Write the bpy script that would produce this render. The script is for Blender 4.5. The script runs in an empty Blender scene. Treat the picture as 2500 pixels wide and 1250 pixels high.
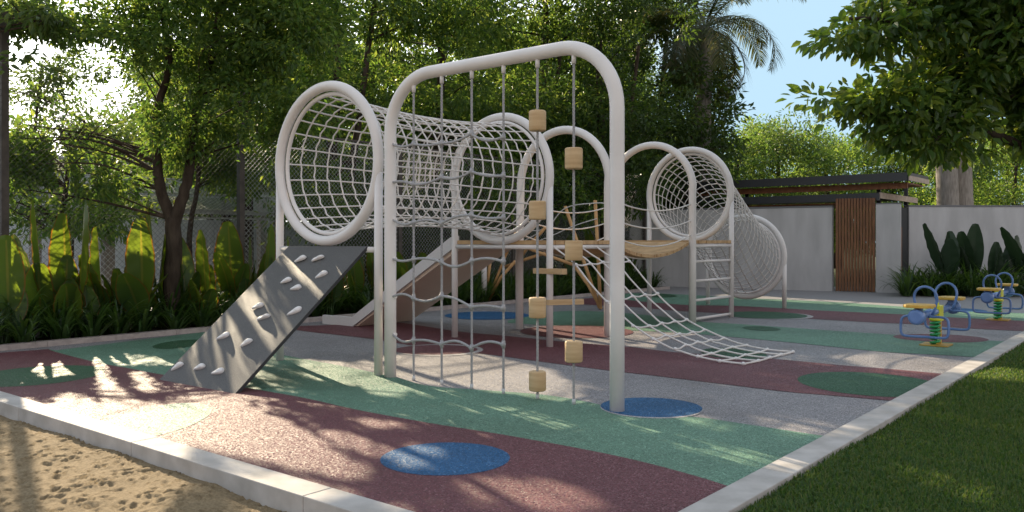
import bpy, bmesh, math, random
import numpy as np
from mathutils import Vector, Matrix

# ------------------------------------------------------------------ frame
F, HZ, CH = 2052.0, 586.0, 1.4          # focal length in photo px, horizon row, eye height
AX, AY, BX, BY = -0.7748, 0.6322, 0.6322, 0.7748
SUN_AZ = Vector((-0.53, 0.85)).normalized()
SUN_EL = math.radians(24)
rnd = random.Random(7)
C = bpy.context.scene.collection
D = bpy.data


def W(s, t, z=0.0): return Vector((AX*s+BX*t, AY*s+BY*t, z))
def G(u, v, z=0.0):
    Y = F*(CH-z)/(v-HZ); return Vector(((u-1250)*Y/F, Y, z))
def P(u, v, Y): return Vector(((u-1250)*Y/F, Y, CH-(v-HZ)*Y/F))
def PT(u, v, T):
    k = (u-1250)/F; Y = T/(BX*k+BY); return P(u, v, Y)
def PS(u, v, S):
    k = (u-1250)/F; Y = S/(AX*k+AY); return P(u, v, Y)
A3, B3 = Vector((AX, AY, 0)), Vector((BX, BY, 0))


# ------------------------------------------------------------------ mesh helpers
class MB:
    def __init__(self): self.v, self.f, self.sm, self.mi = [], [], [], []

    def add(self, vs, fs, smooth=True, mi=0):
        o = len(self.v); self.v += [Vector(p) for p in vs]
        for q in fs:
            self.f.append([i+o for i in q]); self.sm.append(smooth); self.mi.append(mi)

    def tube(self, pts, r, n=10, closed=False, caps=True):
        pts = [Vector(p) for p in pts]
        m = len(pts); rs = r if isinstance(r, (list, tuple)) else [r]*m
        tan = []
        for i in range(m):
            a = pts[(i-1) % m] if (closed or i > 0) else pts[i]
            b = pts[(i+1) % m] if (closed or i < m-1) else pts[i]
            d = (b-a); tan.append(d.normalized() if d.length > 1e-9 else Vector((0, 0, 1)))
        ref = Vector((0, 0, 1)) if abs(tan[0].z) < 0.9 else Vector((1, 0, 0))
        nx = tan[0].cross(ref).normalized(); vs, fs = [], []
        for i in range(m):
            nx = (nx - tan[i]*nx.dot(tan[i])).normalized(); ny = tan[i].cross(nx)
            for k in range(n):
                th = 2*math.pi*k/n
                vs.append(pts[i]+(nx*math.cos(th)+ny*math.sin(th))*rs[i])
        for i in range(m if closed else m-1):
            a, b = i*n, ((i+1) % m)*n
            for k in range(n): fs.append((a+k, a+(k+1) % n, b+(k+1) % n, b+k))
        self.add(vs, fs)
        if caps and not closed:
            self.add(vs[:n], [tuple(range(n))[::-1]], False); self.add(vs[-n:], [tuple(range(n))], False)
        return self

    def box(self, c, ex, ey, ez, hx, hy, hz):
        c = Vector(c); ex, ey, ez = Vector(ex)*hx, Vector(ey)*hy, Vector(ez)*hz
        vs = [c+ex*i+ey*j+ez*k for i in (-1, 1) for j in (-1, 1) for k in (-1, 1)]
        self.add(vs, [(0, 1, 3, 2), (4, 6, 7, 5), (0, 4, 5, 1), (2, 3, 7, 6), (0, 2, 6, 4), (1, 5, 7, 3)], False)
        return self

    def st(self, s0, s1, t0, t1, z0, z1):
        return self.box(W((s0+s1)/2, (t0+t1)/2, (z0+z1)/2), A3, B3, (0, 0, 1), abs(s1-s0)/2, abs(t1-t0)/2, abs(z1-z0)/2)

    def ax(self, x0, x1, y0, y1, z0, z1):
        return self.box(((x0+x1)/2, (y0+y1)/2, (z0+z1)/2), (1, 0, 0), (0, 1, 0), (0, 0, 1), (x1-x0)/2, (y1-y0)/2, (z1-z0)/2)

    def prism(self, poly, off):
        poly = [Vector(p) for p in poly]; off = Vector(off); n = len(poly)
        vs = poly+[p+off for p in poly]
        fs = [tuple(range(n))[::-1], tuple(range(n, 2*n))]+[(i, (i+1) % n, n+(i+1) % n, n+i) for i in range(n)]
        self.add(vs, fs, False); return self

    def lathe(self, c, axis, prof, n=16):
        axis = Vector(axis).normalized(); c = Vector(c)
        ref = Vector((0, 0, 1)) if abs(axis.z) < .9 else Vector((1, 0, 0))
        x = axis.cross(ref).normalized(); y = axis.cross(x); vs, fs = [], []
        for (h, r) in prof:
            for k in range(n):
                th = 2*math.pi*k/n; vs.append(c+axis*h+(x*math.cos(th)+y*math.sin(th))*r)
        for i in range(len(prof)-1):
            for k in range(n): fs.append((i*n+k, i*n+(k+1) % n, (i+1)*n+(k+1) % n, (i+1)*n+k))
        self.add(vs, fs)
        self.add(vs[:n], [tuple(range(n))[::-1]], False); self.add(vs[-n:], [tuple(range(n))], False)
        return self

    def ball(self, c, r, n=8, m=6):
        r = r if isinstance(r, (tuple, list)) else (r, r, r); c = Vector(c)
        vs, fs = [], []
        for i in range(m+1):
            ph = math.pi*i/m
            for k in range(n):
                th = 2*math.pi*k/n
                vs.append(c+Vector((r[0]*math.sin(ph)*math.cos(th), r[1]*math.sin(ph)*math.sin(th), r[2]*math.cos(ph))))
        for i in range(m):
            for k in range(n): fs.append((i*n+k, i*n+(k+1) % n, (i+1)*n+(k+1) % n, (i+1)*n+k))
        self.add(vs, fs); return self

    def build(self, name, mat, parent=None, fix=True):
        me = D.meshes.new(name); o = D.objects.new(name, me); C.objects.link(o)
        off = Vector((0, 0, 0)); p = parent
        while p is not None: off += p.location; p = p.parent
        me.from_pydata([tuple(v-off) for v in self.v], [], self.f)
        for m in (mat if isinstance(mat, (list, tuple)) else [mat]): me.materials.append(m)
        me.polygons.foreach_set('use_smooth', self.sm); me.polygons.foreach_set('material_index', self.mi)
        if fix:
            bm = bmesh.new(); bm.from_mesh(me)
            bmesh.ops.remove_doubles(bm, verts=bm.verts, dist=1e-5)
            bmesh.ops.recalc_face_normals(bm, faces=bm.faces)
            bm.to_mesh(me); bm.free()
        if parent is not None: o.parent = parent
        return o


def tag(o, label, cat, group=None, kind=None):
    o['label'] = label; o['category'] = cat
    if group: o['group'] = group
    if kind: o['kind'] = kind
    return o


def thing(name, label, cat, loc, group=None, rz=0):
    o = D.objects.new(name, None); C.objects.link(o); o.empty_display_size = .2
    o.location = Vector(loc); o.rotation_euler = (0, 0, rz)
    return tag(o, label, cat, group)


def dup(root, loc, rz=0, sc=1.0, label=None):
    r = root.copy(); C.objects.link(r); r.location = Vector(loc); r.rotation_euler = (0, 0, rz)
    r.scale = (sc, sc, sc) if not isinstance(sc, tuple) else sc
    if label: r['label'] = label
    for ch in list(root.children):
        c = ch.copy(); C.objects.link(c); c.parent = r
        for g in list(ch.children):
            d = g.copy(); C.objects.link(d); d.parent = c
    return r


def raw(name, verts, faces, mat, parent=None, smooth=False):
    """numpy mesh: verts (N,3), faces (M,k)"""
    me = D.meshes.new(name); o = D.objects.new(name, me); C.objects.link(o)
    off = np.zeros(3); p = parent
    while p is not None: off += np.array(p.location); p = p.parent
    verts = np.asarray(verts, dtype=np.float64)-off; M, k = faces.shape
    me.vertices.add(len(verts)); me.vertices.foreach_set('co', verts.astype(np.float32).ravel())
    me.loops.add(M*k); me.loops.foreach_set('vertex_index', faces.astype(np.int32).ravel())
    me.polygons.add(M); me.polygons.foreach_set('loop_start', np.arange(0, M*k, k, dtype=np.int32))
    me.polygons.foreach_set('use_smooth', np.full(M, smooth)); me.materials.append(mat)
    me.update(calc_edges=True)
    if parent is not None: o.parent = parent
    return o


# ------------------------------------------------------------------ materials
def lin(r, g, b):
    f = lambda c: (c/255/12.92) if c/255 <= .04045 else ((c/255+.055)/1.055)**2.4
    return (f(r), f(g), f(b), 1)


def mat(name, col, rough=.6, spec=.5, metal=0.0):
    m = D.materials.new(name); m.use_nodes = True; b = m.node_tree.nodes['Principled BSDF']
    b.inputs['Base Color'].default_value = col if len(col) == 4 else (*col, 1)
    b.inputs['Roughness'].default_value = rough; b.inputs['Specular IOR Level'].default_value = spec
    b.inputs['Metallic'].default_value = metal
    return m


def nd(m, typ, **kw):
    n = m.node_tree.nodes.new(typ)
    for k, v in kw.items():
        if k in n.inputs: n.inputs[k].default_value = v
        else: setattr(n, k, v)
    return n


def ln(m, a, ao, b, bi): m.node_tree.links.new(a.outputs[ao], b.inputs[bi])


def ramp(m, stops):
    r = m.node_tree.nodes.new('ShaderNodeValToRGB'); e = r.color_ramp.elements
    while len(e) < len(stops): e.new(.5)
    for i, (p, c) in enumerate(stops):
        e[i].position = p; e[i].color = c if len(c) == 4 else (*c, 1)
    return r


def noisy(name, c0, c1, scale=5, rough=.7, spec=.4, bump=.0, bscale=None, detail=5, stretch=None, lo=.35, hi=.65, bdist=.01):
    m = mat(name, c0, rough, spec); b = m.node_tree.nodes['Principled BSDF']
    tc = nd(m, 'ShaderNodeTexCoord'); src = (tc, 'Object')
    if stretch:
        mp = nd(m, 'ShaderNodeMapping'); mp.inputs['Scale'].default_value = stretch
        ln(m, tc, 'Object', mp, 'Vector'); src = (mp, 'Vector')
    n = nd(m, 'ShaderNodeTexNoise', Scale=scale, Detail=detail); ln(m, src[0], src[1], n, 'Vector')
    r = ramp(m, [(lo, c0), (hi, c1)]); ln(m, n, 'Fac', r, 'Fac'); ln(m, r, 'Color', b, 'Base Color')
    if bump:
        n2 = nd(m, 'ShaderNodeTexNoise', Scale=bscale or scale*4, Detail=4); ln(m, src[0], src[1], n2, 'Vector')
        bp = nd(m, 'ShaderNodeBump', Strength=bump, Distance=bdist); ln(m, n2, 'Fac', bp, 'Height'); ln(m, bp, 'Normal', b, 'Normal')
    return m


def epdm(name, col):
    """rubber granules: every granule has its own tone and its own tilt"""
    m = mat(name, (*col, 1), .60, .25); b = m.node_tree.nodes['Principled BSDF']
    tc = nd(m, 'ShaderNodeTexCoord')
    v = nd(m, 'ShaderNodeTexVoronoi', Scale=135.0); ln(m, tc, 'Object', v, 'Vector')
    sp = nd(m, 'ShaderNodeSeparateColor'); ln(m, v, 'Color', sp, 'Color')
    g = lambda k: tuple(min(1, c*k) for c in col)
    r = ramp(m, [(0, g(.5)), (.45, g(.95)), (.8, g(1.15)), (.93, tuple(min(1, c*1.5+.03) for c in col)), (1, tuple(min(1, c*1.7+.10) for c in col))])
    ln(m, sp, 'Red', r, 'Fac')
    n = nd(m, 'ShaderNodeTexNoise', Scale=.9, Detail=8); ln(m, tc, 'Object', n, 'Vector')
    r2 = ramp(m, [(.28, (.80, .79, .78)), (.5, (1, 1, 1)), (.72, (1.12, 1.11, 1.10))]); ln(m, n, 'Fac', r2, 'Fac')
    mx = nd(m, 'ShaderNodeMix', data_type='RGBA', blend_type='MULTIPLY'); mx.inputs[0].default_value = 1
    ln(m, r, 'Color', mx, 6); ln(m, r2, 'Color', mx, 7); ln(m, mx, 2, b, 'Base Color')
    # granule tilt
    sb = nd(m, 'ShaderNodeVectorMath', operation='SUBTRACT'); sb.inputs[1].default_value = (.5, .5, .5)
    ln(m, v, 'Color', sb, 0)
    sc = nd(m, 'ShaderNodeVectorMath', operation='SCALE'); sc.inputs['Scale'].default_value = .85; ln(m, sb, 0, sc, 0)
    gm = nd(m, 'ShaderNodeNewGeometry')
    ad = nd(m, 'ShaderNodeVectorMath', operation='ADD'); ln(m, gm, 'Normal', ad, 0); ln(m, sc, 0, ad, 1)
    nm = nd(m, 'ShaderNodeVectorMath', operation='NORMALIZE'); ln(m, ad, 0, nm, 0); ln(m, nm, 0, b, 'Normal')
    return m


def leaf_mat(name, cols, trans, tfac=.45, rough=.45, spec=.35):
    m = D.materials.new(name); m.use_nodes = True; nt = m.node_tree; b = nt.nodes['Principled BSDF']; out = nt.nodes['Material Output']
    gm = nd(m, 'ShaderNodeNewGeometry')
    r = ramp(m, [(i/(len(cols)-1), c) for i, c in enumerate(cols)]); ln(m, gm, 'Random Per Island', r, 'Fac'); ln(m, r, 'Color', b, 'Base Color')
    b.inputs['Roughness'].default_value = rough; b.inputs['Specular IOR Level'].default_value = spec
    tr = nd(m, 'ShaderNodeBsdfTranslucent')
    r2 = ramp(m, [(i/(len(trans)-1), c) for i, c in enumerate(trans)]); ln(m, gm, 'Random Per Island', r2, 'Fac'); ln(m, r2, 'Color', tr, 'Color')
    mx = nd(m, 'ShaderNodeMixShader', Fac=tfac); ln(m, b, 0, mx, 1); ln(m, tr, 0, mx, 2); ln(m, mx, 0, out, 'Surface')
    return m


M = {}
M['white'] = noisy('white_powder_coat', (.72, .675, .65), (.78, .735, .71), 3, .38, .45, .03, 60)
M['rope'] = noisy('rope', (.66, .62, .59), (.76, .72, .69), 40, .8, .25, .3, 220)
M['grey_rope'] = noisy('grey_rope', (.30, .295, .30), (.42, .41, .41), 60, .75, .3, .3, 220)
M['knot'] = mat('knot_plastic', (.70, .68, .67), .55, .3)
M['metal_end'] = mat('grey_ferrule', (.55, .55, .55), .4, .5)
M['wood'] = noisy('pale_timber', (.50, .33, .17), (.62, .44, .25), 3, .62, .3, .12, 40, stretch=(1, 1, 9))
M['deck'] = noisy('deck_timber', (.42, .26, .13), (.58, .38, .20), 6, .6, .3, .12, 40)
M['pole'] = noisy('round_timber', (.50, .27, .11), (.62, .36, .16), 8, .6, .3, .1, 30)
M['board'] = noisy('grey_rubberised_board', (.072, .071, .072), (.13, .125, .12), 130, .62, .35, .25, 260, detail=2)
M['board_edge'] = mat('board_edge', (.03, .03, .035), .6)
M['hold'] = noisy('climbing_hold', (.74, .71, .70), (.84, .82, .80), 25, .6, .3, .15, 90)
M['slide'] = noisy('slide_stone', (.74, .585, .465), (.84, .68, .555), 110, .7, .3, .15, 150, detail=2)
M['slide_lip'] = noisy('slide_lip', (.64, .61, .60), (.72, .69, .68), 90, .6, .3, .1, 120, detail=2)
M['grey'] = epdm('rubber_grey', (.25, .237, .245))
M['maroon'] = epdm('rubber_maroon', (.135, .048, .056))
M['green'] = epdm('rubber_green', (.118, .225, .158))
M['dkgreen'] = epdm('rubber_dark_green', (.022, .080, .036))
M['blue'] = epdm('rubber_blue', (.016, .092, .215))
M['ltgrey'] = epdm('rubber_light_grey', (.38, .36, .36))
M['kerb'] = noisy('kerb_concrete', (.37, .345, .32), (.49, .46, .435), 5, .75, .3, .12, 160)
M['pinkkerb'] = noisy('planter_kerb', (.34, .29, .27), (.44, .38, .35), 12, .8, .3, .2, 90)
M['path'] = noisy('path_paving', (.22, .215, .22), (.29, .28, .28), 80, .7, .35, .2, 140, detail=3)
M['sand'] = noisy('sand', (.21, .155, .09), (.31, .235, .14), 60, .9, .15, .8, 260, detail=8)
M['soil'] = noisy('soil', (.045, .035, .025), (.08, .06, .04), 8, .95, .1, .4, 50)
M['earth'] = noisy('rough_grass_ground', (.05, .07, .03), (.09, .09, .05), 2, .95, .1)
M['lawn'] = noisy('lawn_base', (.022, .04, .012), (.04, .06, .02), 9, .95, .1)
M['wall'] = noisy('white_render', (.43, .42, .42), (.53, .52, .52), 1.6, .85, .2, .2, 70, detail=9, stretch=(1.6, 1.6, .45))
M['cap'] = mat('wall_cap', (.16, .16, .17), .7)
M['batten'] = noisy('brown_batten', (.12, .050, .022), (.23, .10, .042), 5, .5, .4, .1, 30, stretch=(6, 6, .6))
M['dark_steel'] = mat('dark_steel', (.035, .037, .042), .45, .5)
M['pale_wood'] = noisy('weathered_beam', (.38, .30, .24), (.48, .39, .31), 6, .7)
M['soffit'] = noisy('timber_soffit', (.20, .075, .035), (.30, .12, .055), 7, .55)
M['fence_post'] = noisy('fence_post', (.055, .047, .042), (.085, .072, .062), 8, .7)
M['dark_wire'] = mat('dark_wire', (.13, .13, .13), .8, .1)
M['galv_wire'] = mat('galvanised_wire', (.62, .63, .62), .6, .3)
M['galv'] = noisy('galvanised_pipe', (.34, .34, .33), (.44, .44, .43), 6, .45, .5)
M['concrete_post'] = noisy('court_post', (.20, .165, .13), (.28, .23, .19), 6, .8)
M['court_wall'] = noisy('court_wall', (.66, .68, .71), (.78, .79, .82), 2, .8)
M['court_floor'] = noisy('court_floor', (.36, .42, .48), (.46, .51, .56), 3, .6)
M['roof'] = noisy('grey_roof', (.22, .19, .17), (.30, .26, .24), 12, .8)
M['bark'] = noisy('bark', (.035, .025, .019), (.075, .056, .042), 9, .9, .2, .8, 28, stretch=(1, 1, .25), bdist=.03)
M['palm_bark'] = noisy('palm_bark', (.19, .17, .15), (.29, .265, .24), 6, .9, .15, .4, 30, stretch=(4, 4, .7), bdist=.02)
M['sblue'] = noisy('blue_gloss_paint', (.10, .19, .42), (.13, .23, .48), 6, .3, .5)
M['syellow'] = noisy('yellow_gloss_paint', (.62, .60, .02), (.70, .66, .04), 6, .35, .5)
M['sseat'] = noisy('yellow_seat', (.58, .34, .05), (.66, .42, .09), 9, .5, .4)
M['sgreen'] = noisy('green_spring_paint', (.02, .26, .08), (.03, .32, .11), 6, .3, .5)
M['spost'] = noisy('ochre_post_paint', (.44, .26, .04), (.52, .32, .06), 6, .4, .5)
M['leaf'] = leaf_mat('leaf_mid', [(.030, .064, .019), (.048, .092, .026), (.078, .125, .032)], [(.13, .26, .032), (.24, .39, .05), (.48, .56, .08)], .45)
M['leaf_dark'] = leaf_mat('leaf_dark', [(.022, .048, .015), (.033, .064, .018), (.046, .078, .02)], [(.09, .17, .02), (.13, .22, .025), (.20, .28, .03)], .36)
M['leaf_big'] = leaf_mat('leaf_big', [(.036, .078, .022), (.054, .104, .028), (.084, .13, .032)], [(.17, .31, .03), (.29, .43, .04), (.5, .57, .07)], .42, .35, .45)
M['leaf_yel'] = leaf_mat('leaf_far', [(.036, .068, .019), (.055, .088, .024), (.08, .11, .03)], [(.11, .20, .035), (.17, .27, .045), (.29, .36, .065)], .42)
M['frond'] = leaf_mat('palm_frond', [(.035, .055, .025), (.055, .075, .03), (.10, .085, .04)], [(.12, .16, .04), (.20, .22, .05), (.30, .26, .08)], .35)
M['lily'] = leaf_mat('lily_leaf', [(.018, .045, .014), (.030, .065, .018), (.045, .085, .022)], [(.10, .20, .02), (.14, .25, .03), (.22, .32, .04)], .35, .35, .45)
M['grass'] = leaf_mat('grass_blade', [(.022, .060, .015), (.036, .090, .023), (.060, .112, .034), (.11, .13, .048)], [(.10, .22, .02), (.17, .28, .03), (.26, .34, .05), (.3, .32, .08)], .38, .55, .25)


def paddle_mat():
    m = D.materials.new('paddle_leaf'); m.use_nodes = True; nt = m.node_tree; b = nt.nodes['Principled BSDF']; out = nt.nodes['Material Output']
    at = nd(m, 'ShaderNodeAttribute', attribute_name='edge')
    gm = nd(m, 'ShaderNodeNewGeometry')
    base = ramp(m, [(0, (.028, .060, .018)), (1, (.050, .088, .024))]); ln(m, gm, 'Random Per Island', base, 'Fac')
    re = ramp(m, [(0, (.10, .09, .025)), (.07, (.03, .07, .02)), (.88, (.03, .07, .02)), (.96, (.12, .06, .02)), (1, (.14, .05, .02))]); ln(m, at, 'Fac', re, 'Fac')
    mx0 = nd(m, 'ShaderNodeMix', data_type='RGBA'); mx0.inputs[0].default_value = .5; ln(m, base, 'Color', mx0, 6); ln(m, re, 'Color', mx0, 7); ln(m, mx0, 2, b, 'Base Color')
    b.inputs['Roughness'].default_value = .38; b.inputs['Specular IOR Level'].default_value = .45
    tr = nd(m, 'ShaderNodeBsdfTranslucent')
    rt = ramp(m, [(0, (.40, .36, .04)), (.06, (.38, .36, .04)), (.10, (.21, .29, .02)), (.87, (.21, .29, .02)), (.96, (.46, .20, .015)), (1, (.42, .11, .012))]); ln(m, at, 'Fac', rt, 'Fac'); ln(m, rt, 'Color', tr, 'Color')
    mx = nd(m, 'ShaderNodeMixShader', Fac=.5); ln(m, b, 0, mx, 1); ln(m, tr, 0, mx, 2); ln(m, mx, 0, out, 'Surface')
    return m
M['paddle'] = paddle_mat()


# ------------------------------------------------------------------ camera, light, sky
SKY_SAT, SKY_CAP = .35, (1.56, 2.26, 2.78, 1)
cam = D.cameras.new('camera'); co = D.objects.new('camera', cam); C.objects.link(co)
co.location = (0, 0, CH); co.rotation_euler = (math.pi/2, 0, 0)
cam.sensor_width = 36; cam.lens = 36*F/2500; cam.shift_y = -(625-HZ)/2500; cam.clip_end = 1500; cam.clip_start = .05
sc = bpy.context.scene; sc.camera = co; sc.render.filter_size = .95
wd = D.worlds.new('World'); sc.world = wd; wd.use_nodes = True
bg = wd.node_tree.nodes['Background']; sk = wd.node_tree.nodes.new('ShaderNodeTexSky')
sk.sky_type = 'NISHITA'; sk.sun_disc = False; sk.sun_elevation = SUN_EL
sun_dir = Vector((SUN_AZ.x*math.cos(SUN_EL), SUN_AZ.y*math.cos(SUN_EL), math.sin(SUN_EL)))
sk.sun_rotation = math.atan2(SUN_AZ.x, SUN_AZ.y)
sk.air_density = 1.0; sk.dust_density = .4; sk.ozone_density = 1.0
wn_ = wd.node_tree.nodes; wl_ = wd.node_tree.links
hs = wn_.new('ShaderNodeHueSaturation'); hs.inputs['Saturation'].default_value = SKY_SAT; wl_.new(sk.outputs[0], hs.inputs['Color'])
# sky capped by direction: neutral behind camera to warm the shade, glow near sun
tcw = wn_.new('ShaderNodeTexCoord'); dt = wn_.new('ShaderNodeVectorMath'); dt.operation = 'DOT_PRODUCT'; dt.inputs[1].default_value = sun_dir
wl_.new(tcw.outputs['Generated'], dt.inputs[0])
mr = wn_.new('ShaderNodeMapRange'); mr.interpolation_type = 'SMOOTHSTEP'; mr.inputs['From Min'].default_value = .72; mr.inputs['From Max'].default_value = .93; wl_.new(dt.outputs['Value'], mr.inputs['Value'])
cap_ = wn_.new('ShaderNodeMix'); cap_.data_type = 'RGBA'; cap_.inputs[6].default_value = SKY_CAP; cap_.inputs[7].default_value = (14, 13.5, 12.5, 1); wl_.new(mr.outputs[0], cap_.inputs[0])
mb_ = wn_.new('ShaderNodeMapRange'); mb_.interpolation_type = 'SMOOTHSTEP'; mb_.inputs['From Min'].default_value = -.1; mb_.inputs['From Max'].default_value = .45; wl_.new(dt.outputs['Value'], mb_.inputs['Value'])
bk = wn_.new('ShaderNodeMix'); bk.data_type = 'RGBA'; bk.inputs[6].default_value = (2.9, 2.75, 2.75, 1); bk.inputs[7].default_value = SKY_CAP; wl_.new(mb_.outputs[0], bk.inputs[0]); wl_.new(bk.outputs[2], cap_.inputs[6])
dk = wn_.new('ShaderNodeMix'); dk.data_type = 'RGBA'; dk.blend_type = 'DARKEN'; dk.inputs[0].default_value = 1; wl_.new(hs.outputs[0], dk.inputs[6]); wl_.new(cap_.outputs[2], dk.inputs[7])
wl_.new(dk.outputs[2], bg.inputs[0]); bg.inputs[1].default_value = .15
sl = D.lights.new('sun', 'SUN'); so = D.objects.new('sun', sl); C.objects.link(so)
sl.energy = 4.8; sl.angle = math.radians(.5); sl.color = (1, .83, .59)
so.rotation_euler = (-sun_dir).to_track_quat('-Z', 'Y').to_euler(); so.location = (-10, 16, 12)
vs_ = sc.view_settings; vs_.view_transform = 'Standard'; vs_.look = 'None'; vs_.exposure = 1.27; vs_.gamma = 1
cy = sc.cycles; cy.max_bounces = 6; cy.diffuse_bounces = 3; cy.glossy_bounces = 2; cy.transmission_bounces = 3
cy.use_denoising = True; cy.sample_clamp_indirect = 4; cy.caustics_reflective = False; cy.caustics_refractive = False

# ------------------------------------------------------------------ ground
def spline(pts, n=8, closed=False):
    out, m = [], len(pts)
    for i in range(m if closed else m-1):
        g = (lambda j: Vector(pts[j % m])) if closed else (lambda j: Vector(pts[max(0, min(m-1, j))]))
        p0, p1, p2, p3 = g(i-1), g(i), g(i+1), g(i+2)
        for k in range(n):
            x = k/n
            out.append(.5*((2*p1)+(p2-p0)*x+(2*p0-5*p1+4*p2-p3)*x*x+(3*p1-p0-3*p2+p3)*x**3))
    if not closed: out.append(Vector(pts[-1]))
    return out


def clip(poly, d, lim):
    out = []
    for i, p in enumerate(poly):
        q = poly[(i+1) % len(poly)]; a, c = p.dot(d)-lim, q.dot(d)-lim
        if a >= 0: out.append(p)
        if (a >= 0) != (c >= 0): out.append(p.lerp(q, a/(a-c)))
    return out


def sheet(name, pts, z, m, label, cat, zb=None):
    mb = MB(); poly = [Vector((p[0], p[1], z)) for p in pts]
    if name.startswith('rubber'):
        poly = clip(clip(poly, A3, 1.93), B3, 2.88)
    mb.add(poly, [tuple(range(len(poly)))], False)
    o = mb.build(name, m); o.data.update()
    if o.data.polygons[0].normal.z < 0: o.data.flip_normals()
    return tag(o, label, cat, None, 'structure')


gr = MB(); gr.add([(-400, -60, -.13), (400, -60, -.13), (400, 500, -.13), (-400, 500, -.13)], [(0, 1, 2, 3)], False)
tag(gr.build('ground', M['earth']), 'rough ground stretching away beyond the walls and fence', 'ground', None, 'structure')

# rubber surface and its coloured bands (edges traced on the ground plane, in metres)
base = [W(1.95, 2.9), W(11.72, 2.9), W(11.72, 19.4), W(8.5, 19.35), W(5, 18.9), W(1.95, 18.4)]
sheet('play_surface', base, 0, M['grey'], 'grey speckled rubber play surface under the climbing frame', 'play surface')
gp = lambda L: [G(u, v) for u, v in L]
b1 = spline(gp([(118, 853), (140, 861), (230, 884), (330, 903), (400, 916), (573, 943), (740, 972), (870, 1001), (1050, 1034), (1250, 1066), (1500, 1113), (1690, 1161), (1830, 1206)]))
sheet('rubber_band', b1+[W(1.95, 2.9), W(11.72, 2.9)], .004, M['maroon'], 'maroon rubber band nearest the sand, around the front blue disc', 'ground marking')
b2 = gp([(1860, 1202)])+b1[::-1][2:]+gp([(135, 856)])+[W(11.7, 6.9), W(11.72, 7.4)]+spline(gp([(560, 832), (650, 858), (736, 876), (850, 897), (966, 922), (1050, 943), (1210, 955), (1330, 965), (1430, 981), (1520, 1002), (1600, 1014), (1698, 1019), (1780, 1030), (1923, 1052), (2070, 1074)]))
sheet('rubber_band', b2, .0035, M['green'], 'soft green rubber band passing under the tall rope arch', 'ground marking')
m2u = spline(gp([(735, 796), (800, 794), (870, 790), (966, 788), (1030, 796), (1122, 810), (1250, 822), (1410, 838), (1523, 846), (1644, 860), (1760, 868), (1854, 874), (2000, 887), (2051, 892), (2201, 904), (2350, 918)]))
m2l = spline(gp([(700, 803), (760, 811), (814, 817), (917, 829), (1000, 843), (1110, 858), (1194, 866), (1310, 882), (1486, 905), (1600, 918), (1788, 941), (1920, 957), (2040, 967), (2186, 980), (2260, 986)]))
sheet('rubber_band', m2u+m2l[::-1], .004, M['maroon'], 'maroon rubber band running under the lower end of the cargo net', 'ground marking')
g3u = spline(gp([(1240, 783), (1346, 762), (1466, 761), (1600, 772), (1701, 785), (1810, 792), (1908, 799), (2051, 809), (2186, 818), (2330, 828), (2500, 836)]))
g3l = spline(gp([(1240, 789), (1358, 796), (1500, 805), (1690, 815), (1893, 833), (2043, 848), (2164, 860), (2314, 868), (2400, 874)]))
sheet('rubber_band', g3u+g3l[::-1], .004, M['green'], 'green rubber band under the front spring seesaw', 'ground marking')
m3u = spline(gp([(1395, 731), (1466, 728), (1523, 732), (1584, 738), (1680, 745), (1786, 747), (1911, 753), (1994, 758), (2202, 768), (2318, 775), (2500, 784), (2600, 790)]))
m3l = spline(gp([(1395, 741), (1466, 746), (1560, 751), (1623, 757), (1720, 763), (1850, 770), (1988, 779), (2122, 787), (2250, 793), (2346, 801), (2500, 809), (2600, 814)]))
sheet('rubber_band', m3u+m3l[::-1], .004, M['maroon'], 'maroon rubber band under the rear spring seesaw', 'ground marking')
g4u = spline(gp([(1466, 722), (1560, 716), (1680, 720), (1796, 727), (1917, 732), (2058, 739), (2234, 751), (2400, 760), (2620, 772)]))
g4l = [p for p in m3u if p.x > 2.0]
sheet('rubber_band', g4u+g4l[::-1], .0035, M['green'], 'green rubber band along the far paving', 'ground marking')


def disc(u0, u1, v0, v1, m, label, z=.0058, yscale=1.0):
    uc = (u0+u1)/2; Yc = (F*CH/(v0-HZ)+F*CH/(v1-HZ))/2; ry = abs(F*CH/(v0-HZ)-F*CH/(v1-HZ))/2; rx = (u1-u0)/2*Yc/F
    X = (uc-1250)*Yc/F
    sheet('rubber_disc', [(X+rx*math.cos(a)+ry*.0*math.sin(a), Yc+ry*math.sin(a)) for a in [2*math.pi*i/56 for i in range(56)]], z, m, label, 'ground marking')


disc(930, 1245, 1082, 1163, M['blue'], 'blue rubber disc in the front maroon band')
disc(1466, 1713, 973, 1023, M['ltgrey'], 'pale grey rim showing round the blue disc at the arch post', .0048)
disc(1467, 1712, 972, 1020, M['blue'], 'blue rubber disc at the foot of the right arch post')
disc(1086, 1292, 761, 781, M['blue'], 'blue rubber disc in shade beside the slide')
disc(1958, 2290, 909, 971, M['dkgreen'], 'dark green rubber disc cut by the lawn kerb')
disc(-60, 238, 893, 946, M['dkgreen'], 'dark green rubber disc at the left edge near the sand')
disc(268, 494, 985, 1078, M['green'], 'light green rubber disc cut by the sand kerb')
disc(385, 492, 830, 853, M['dkgreen'], 'dark green rubber disc beside the planter kerb', .0064)
disc(966, 1180, 841, 870, M['ltgrey'], 'pale grey rim behind the rope grid', .0048)
disc(962, 1166, 843, 867, M['maroon'], 'maroon rubber disc behind the rope grid')
disc(1270, 1545, 795, 826, M['maroon'], 'maroon rubber disc under the timber bridge', .0064)
disc(1715, 1866, 850, 878, M['dkgreen'], 'dark green rubber disc under the lower rows of the cargo net')
disc(1780, 1980, 762, 780, M['ltgrey'], 'pale grey rim beside the ladder', .0048)
disc(1768, 1966, 761, 779, M['dkgreen'], 'large dark green rubber disc beside the ladder')
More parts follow.
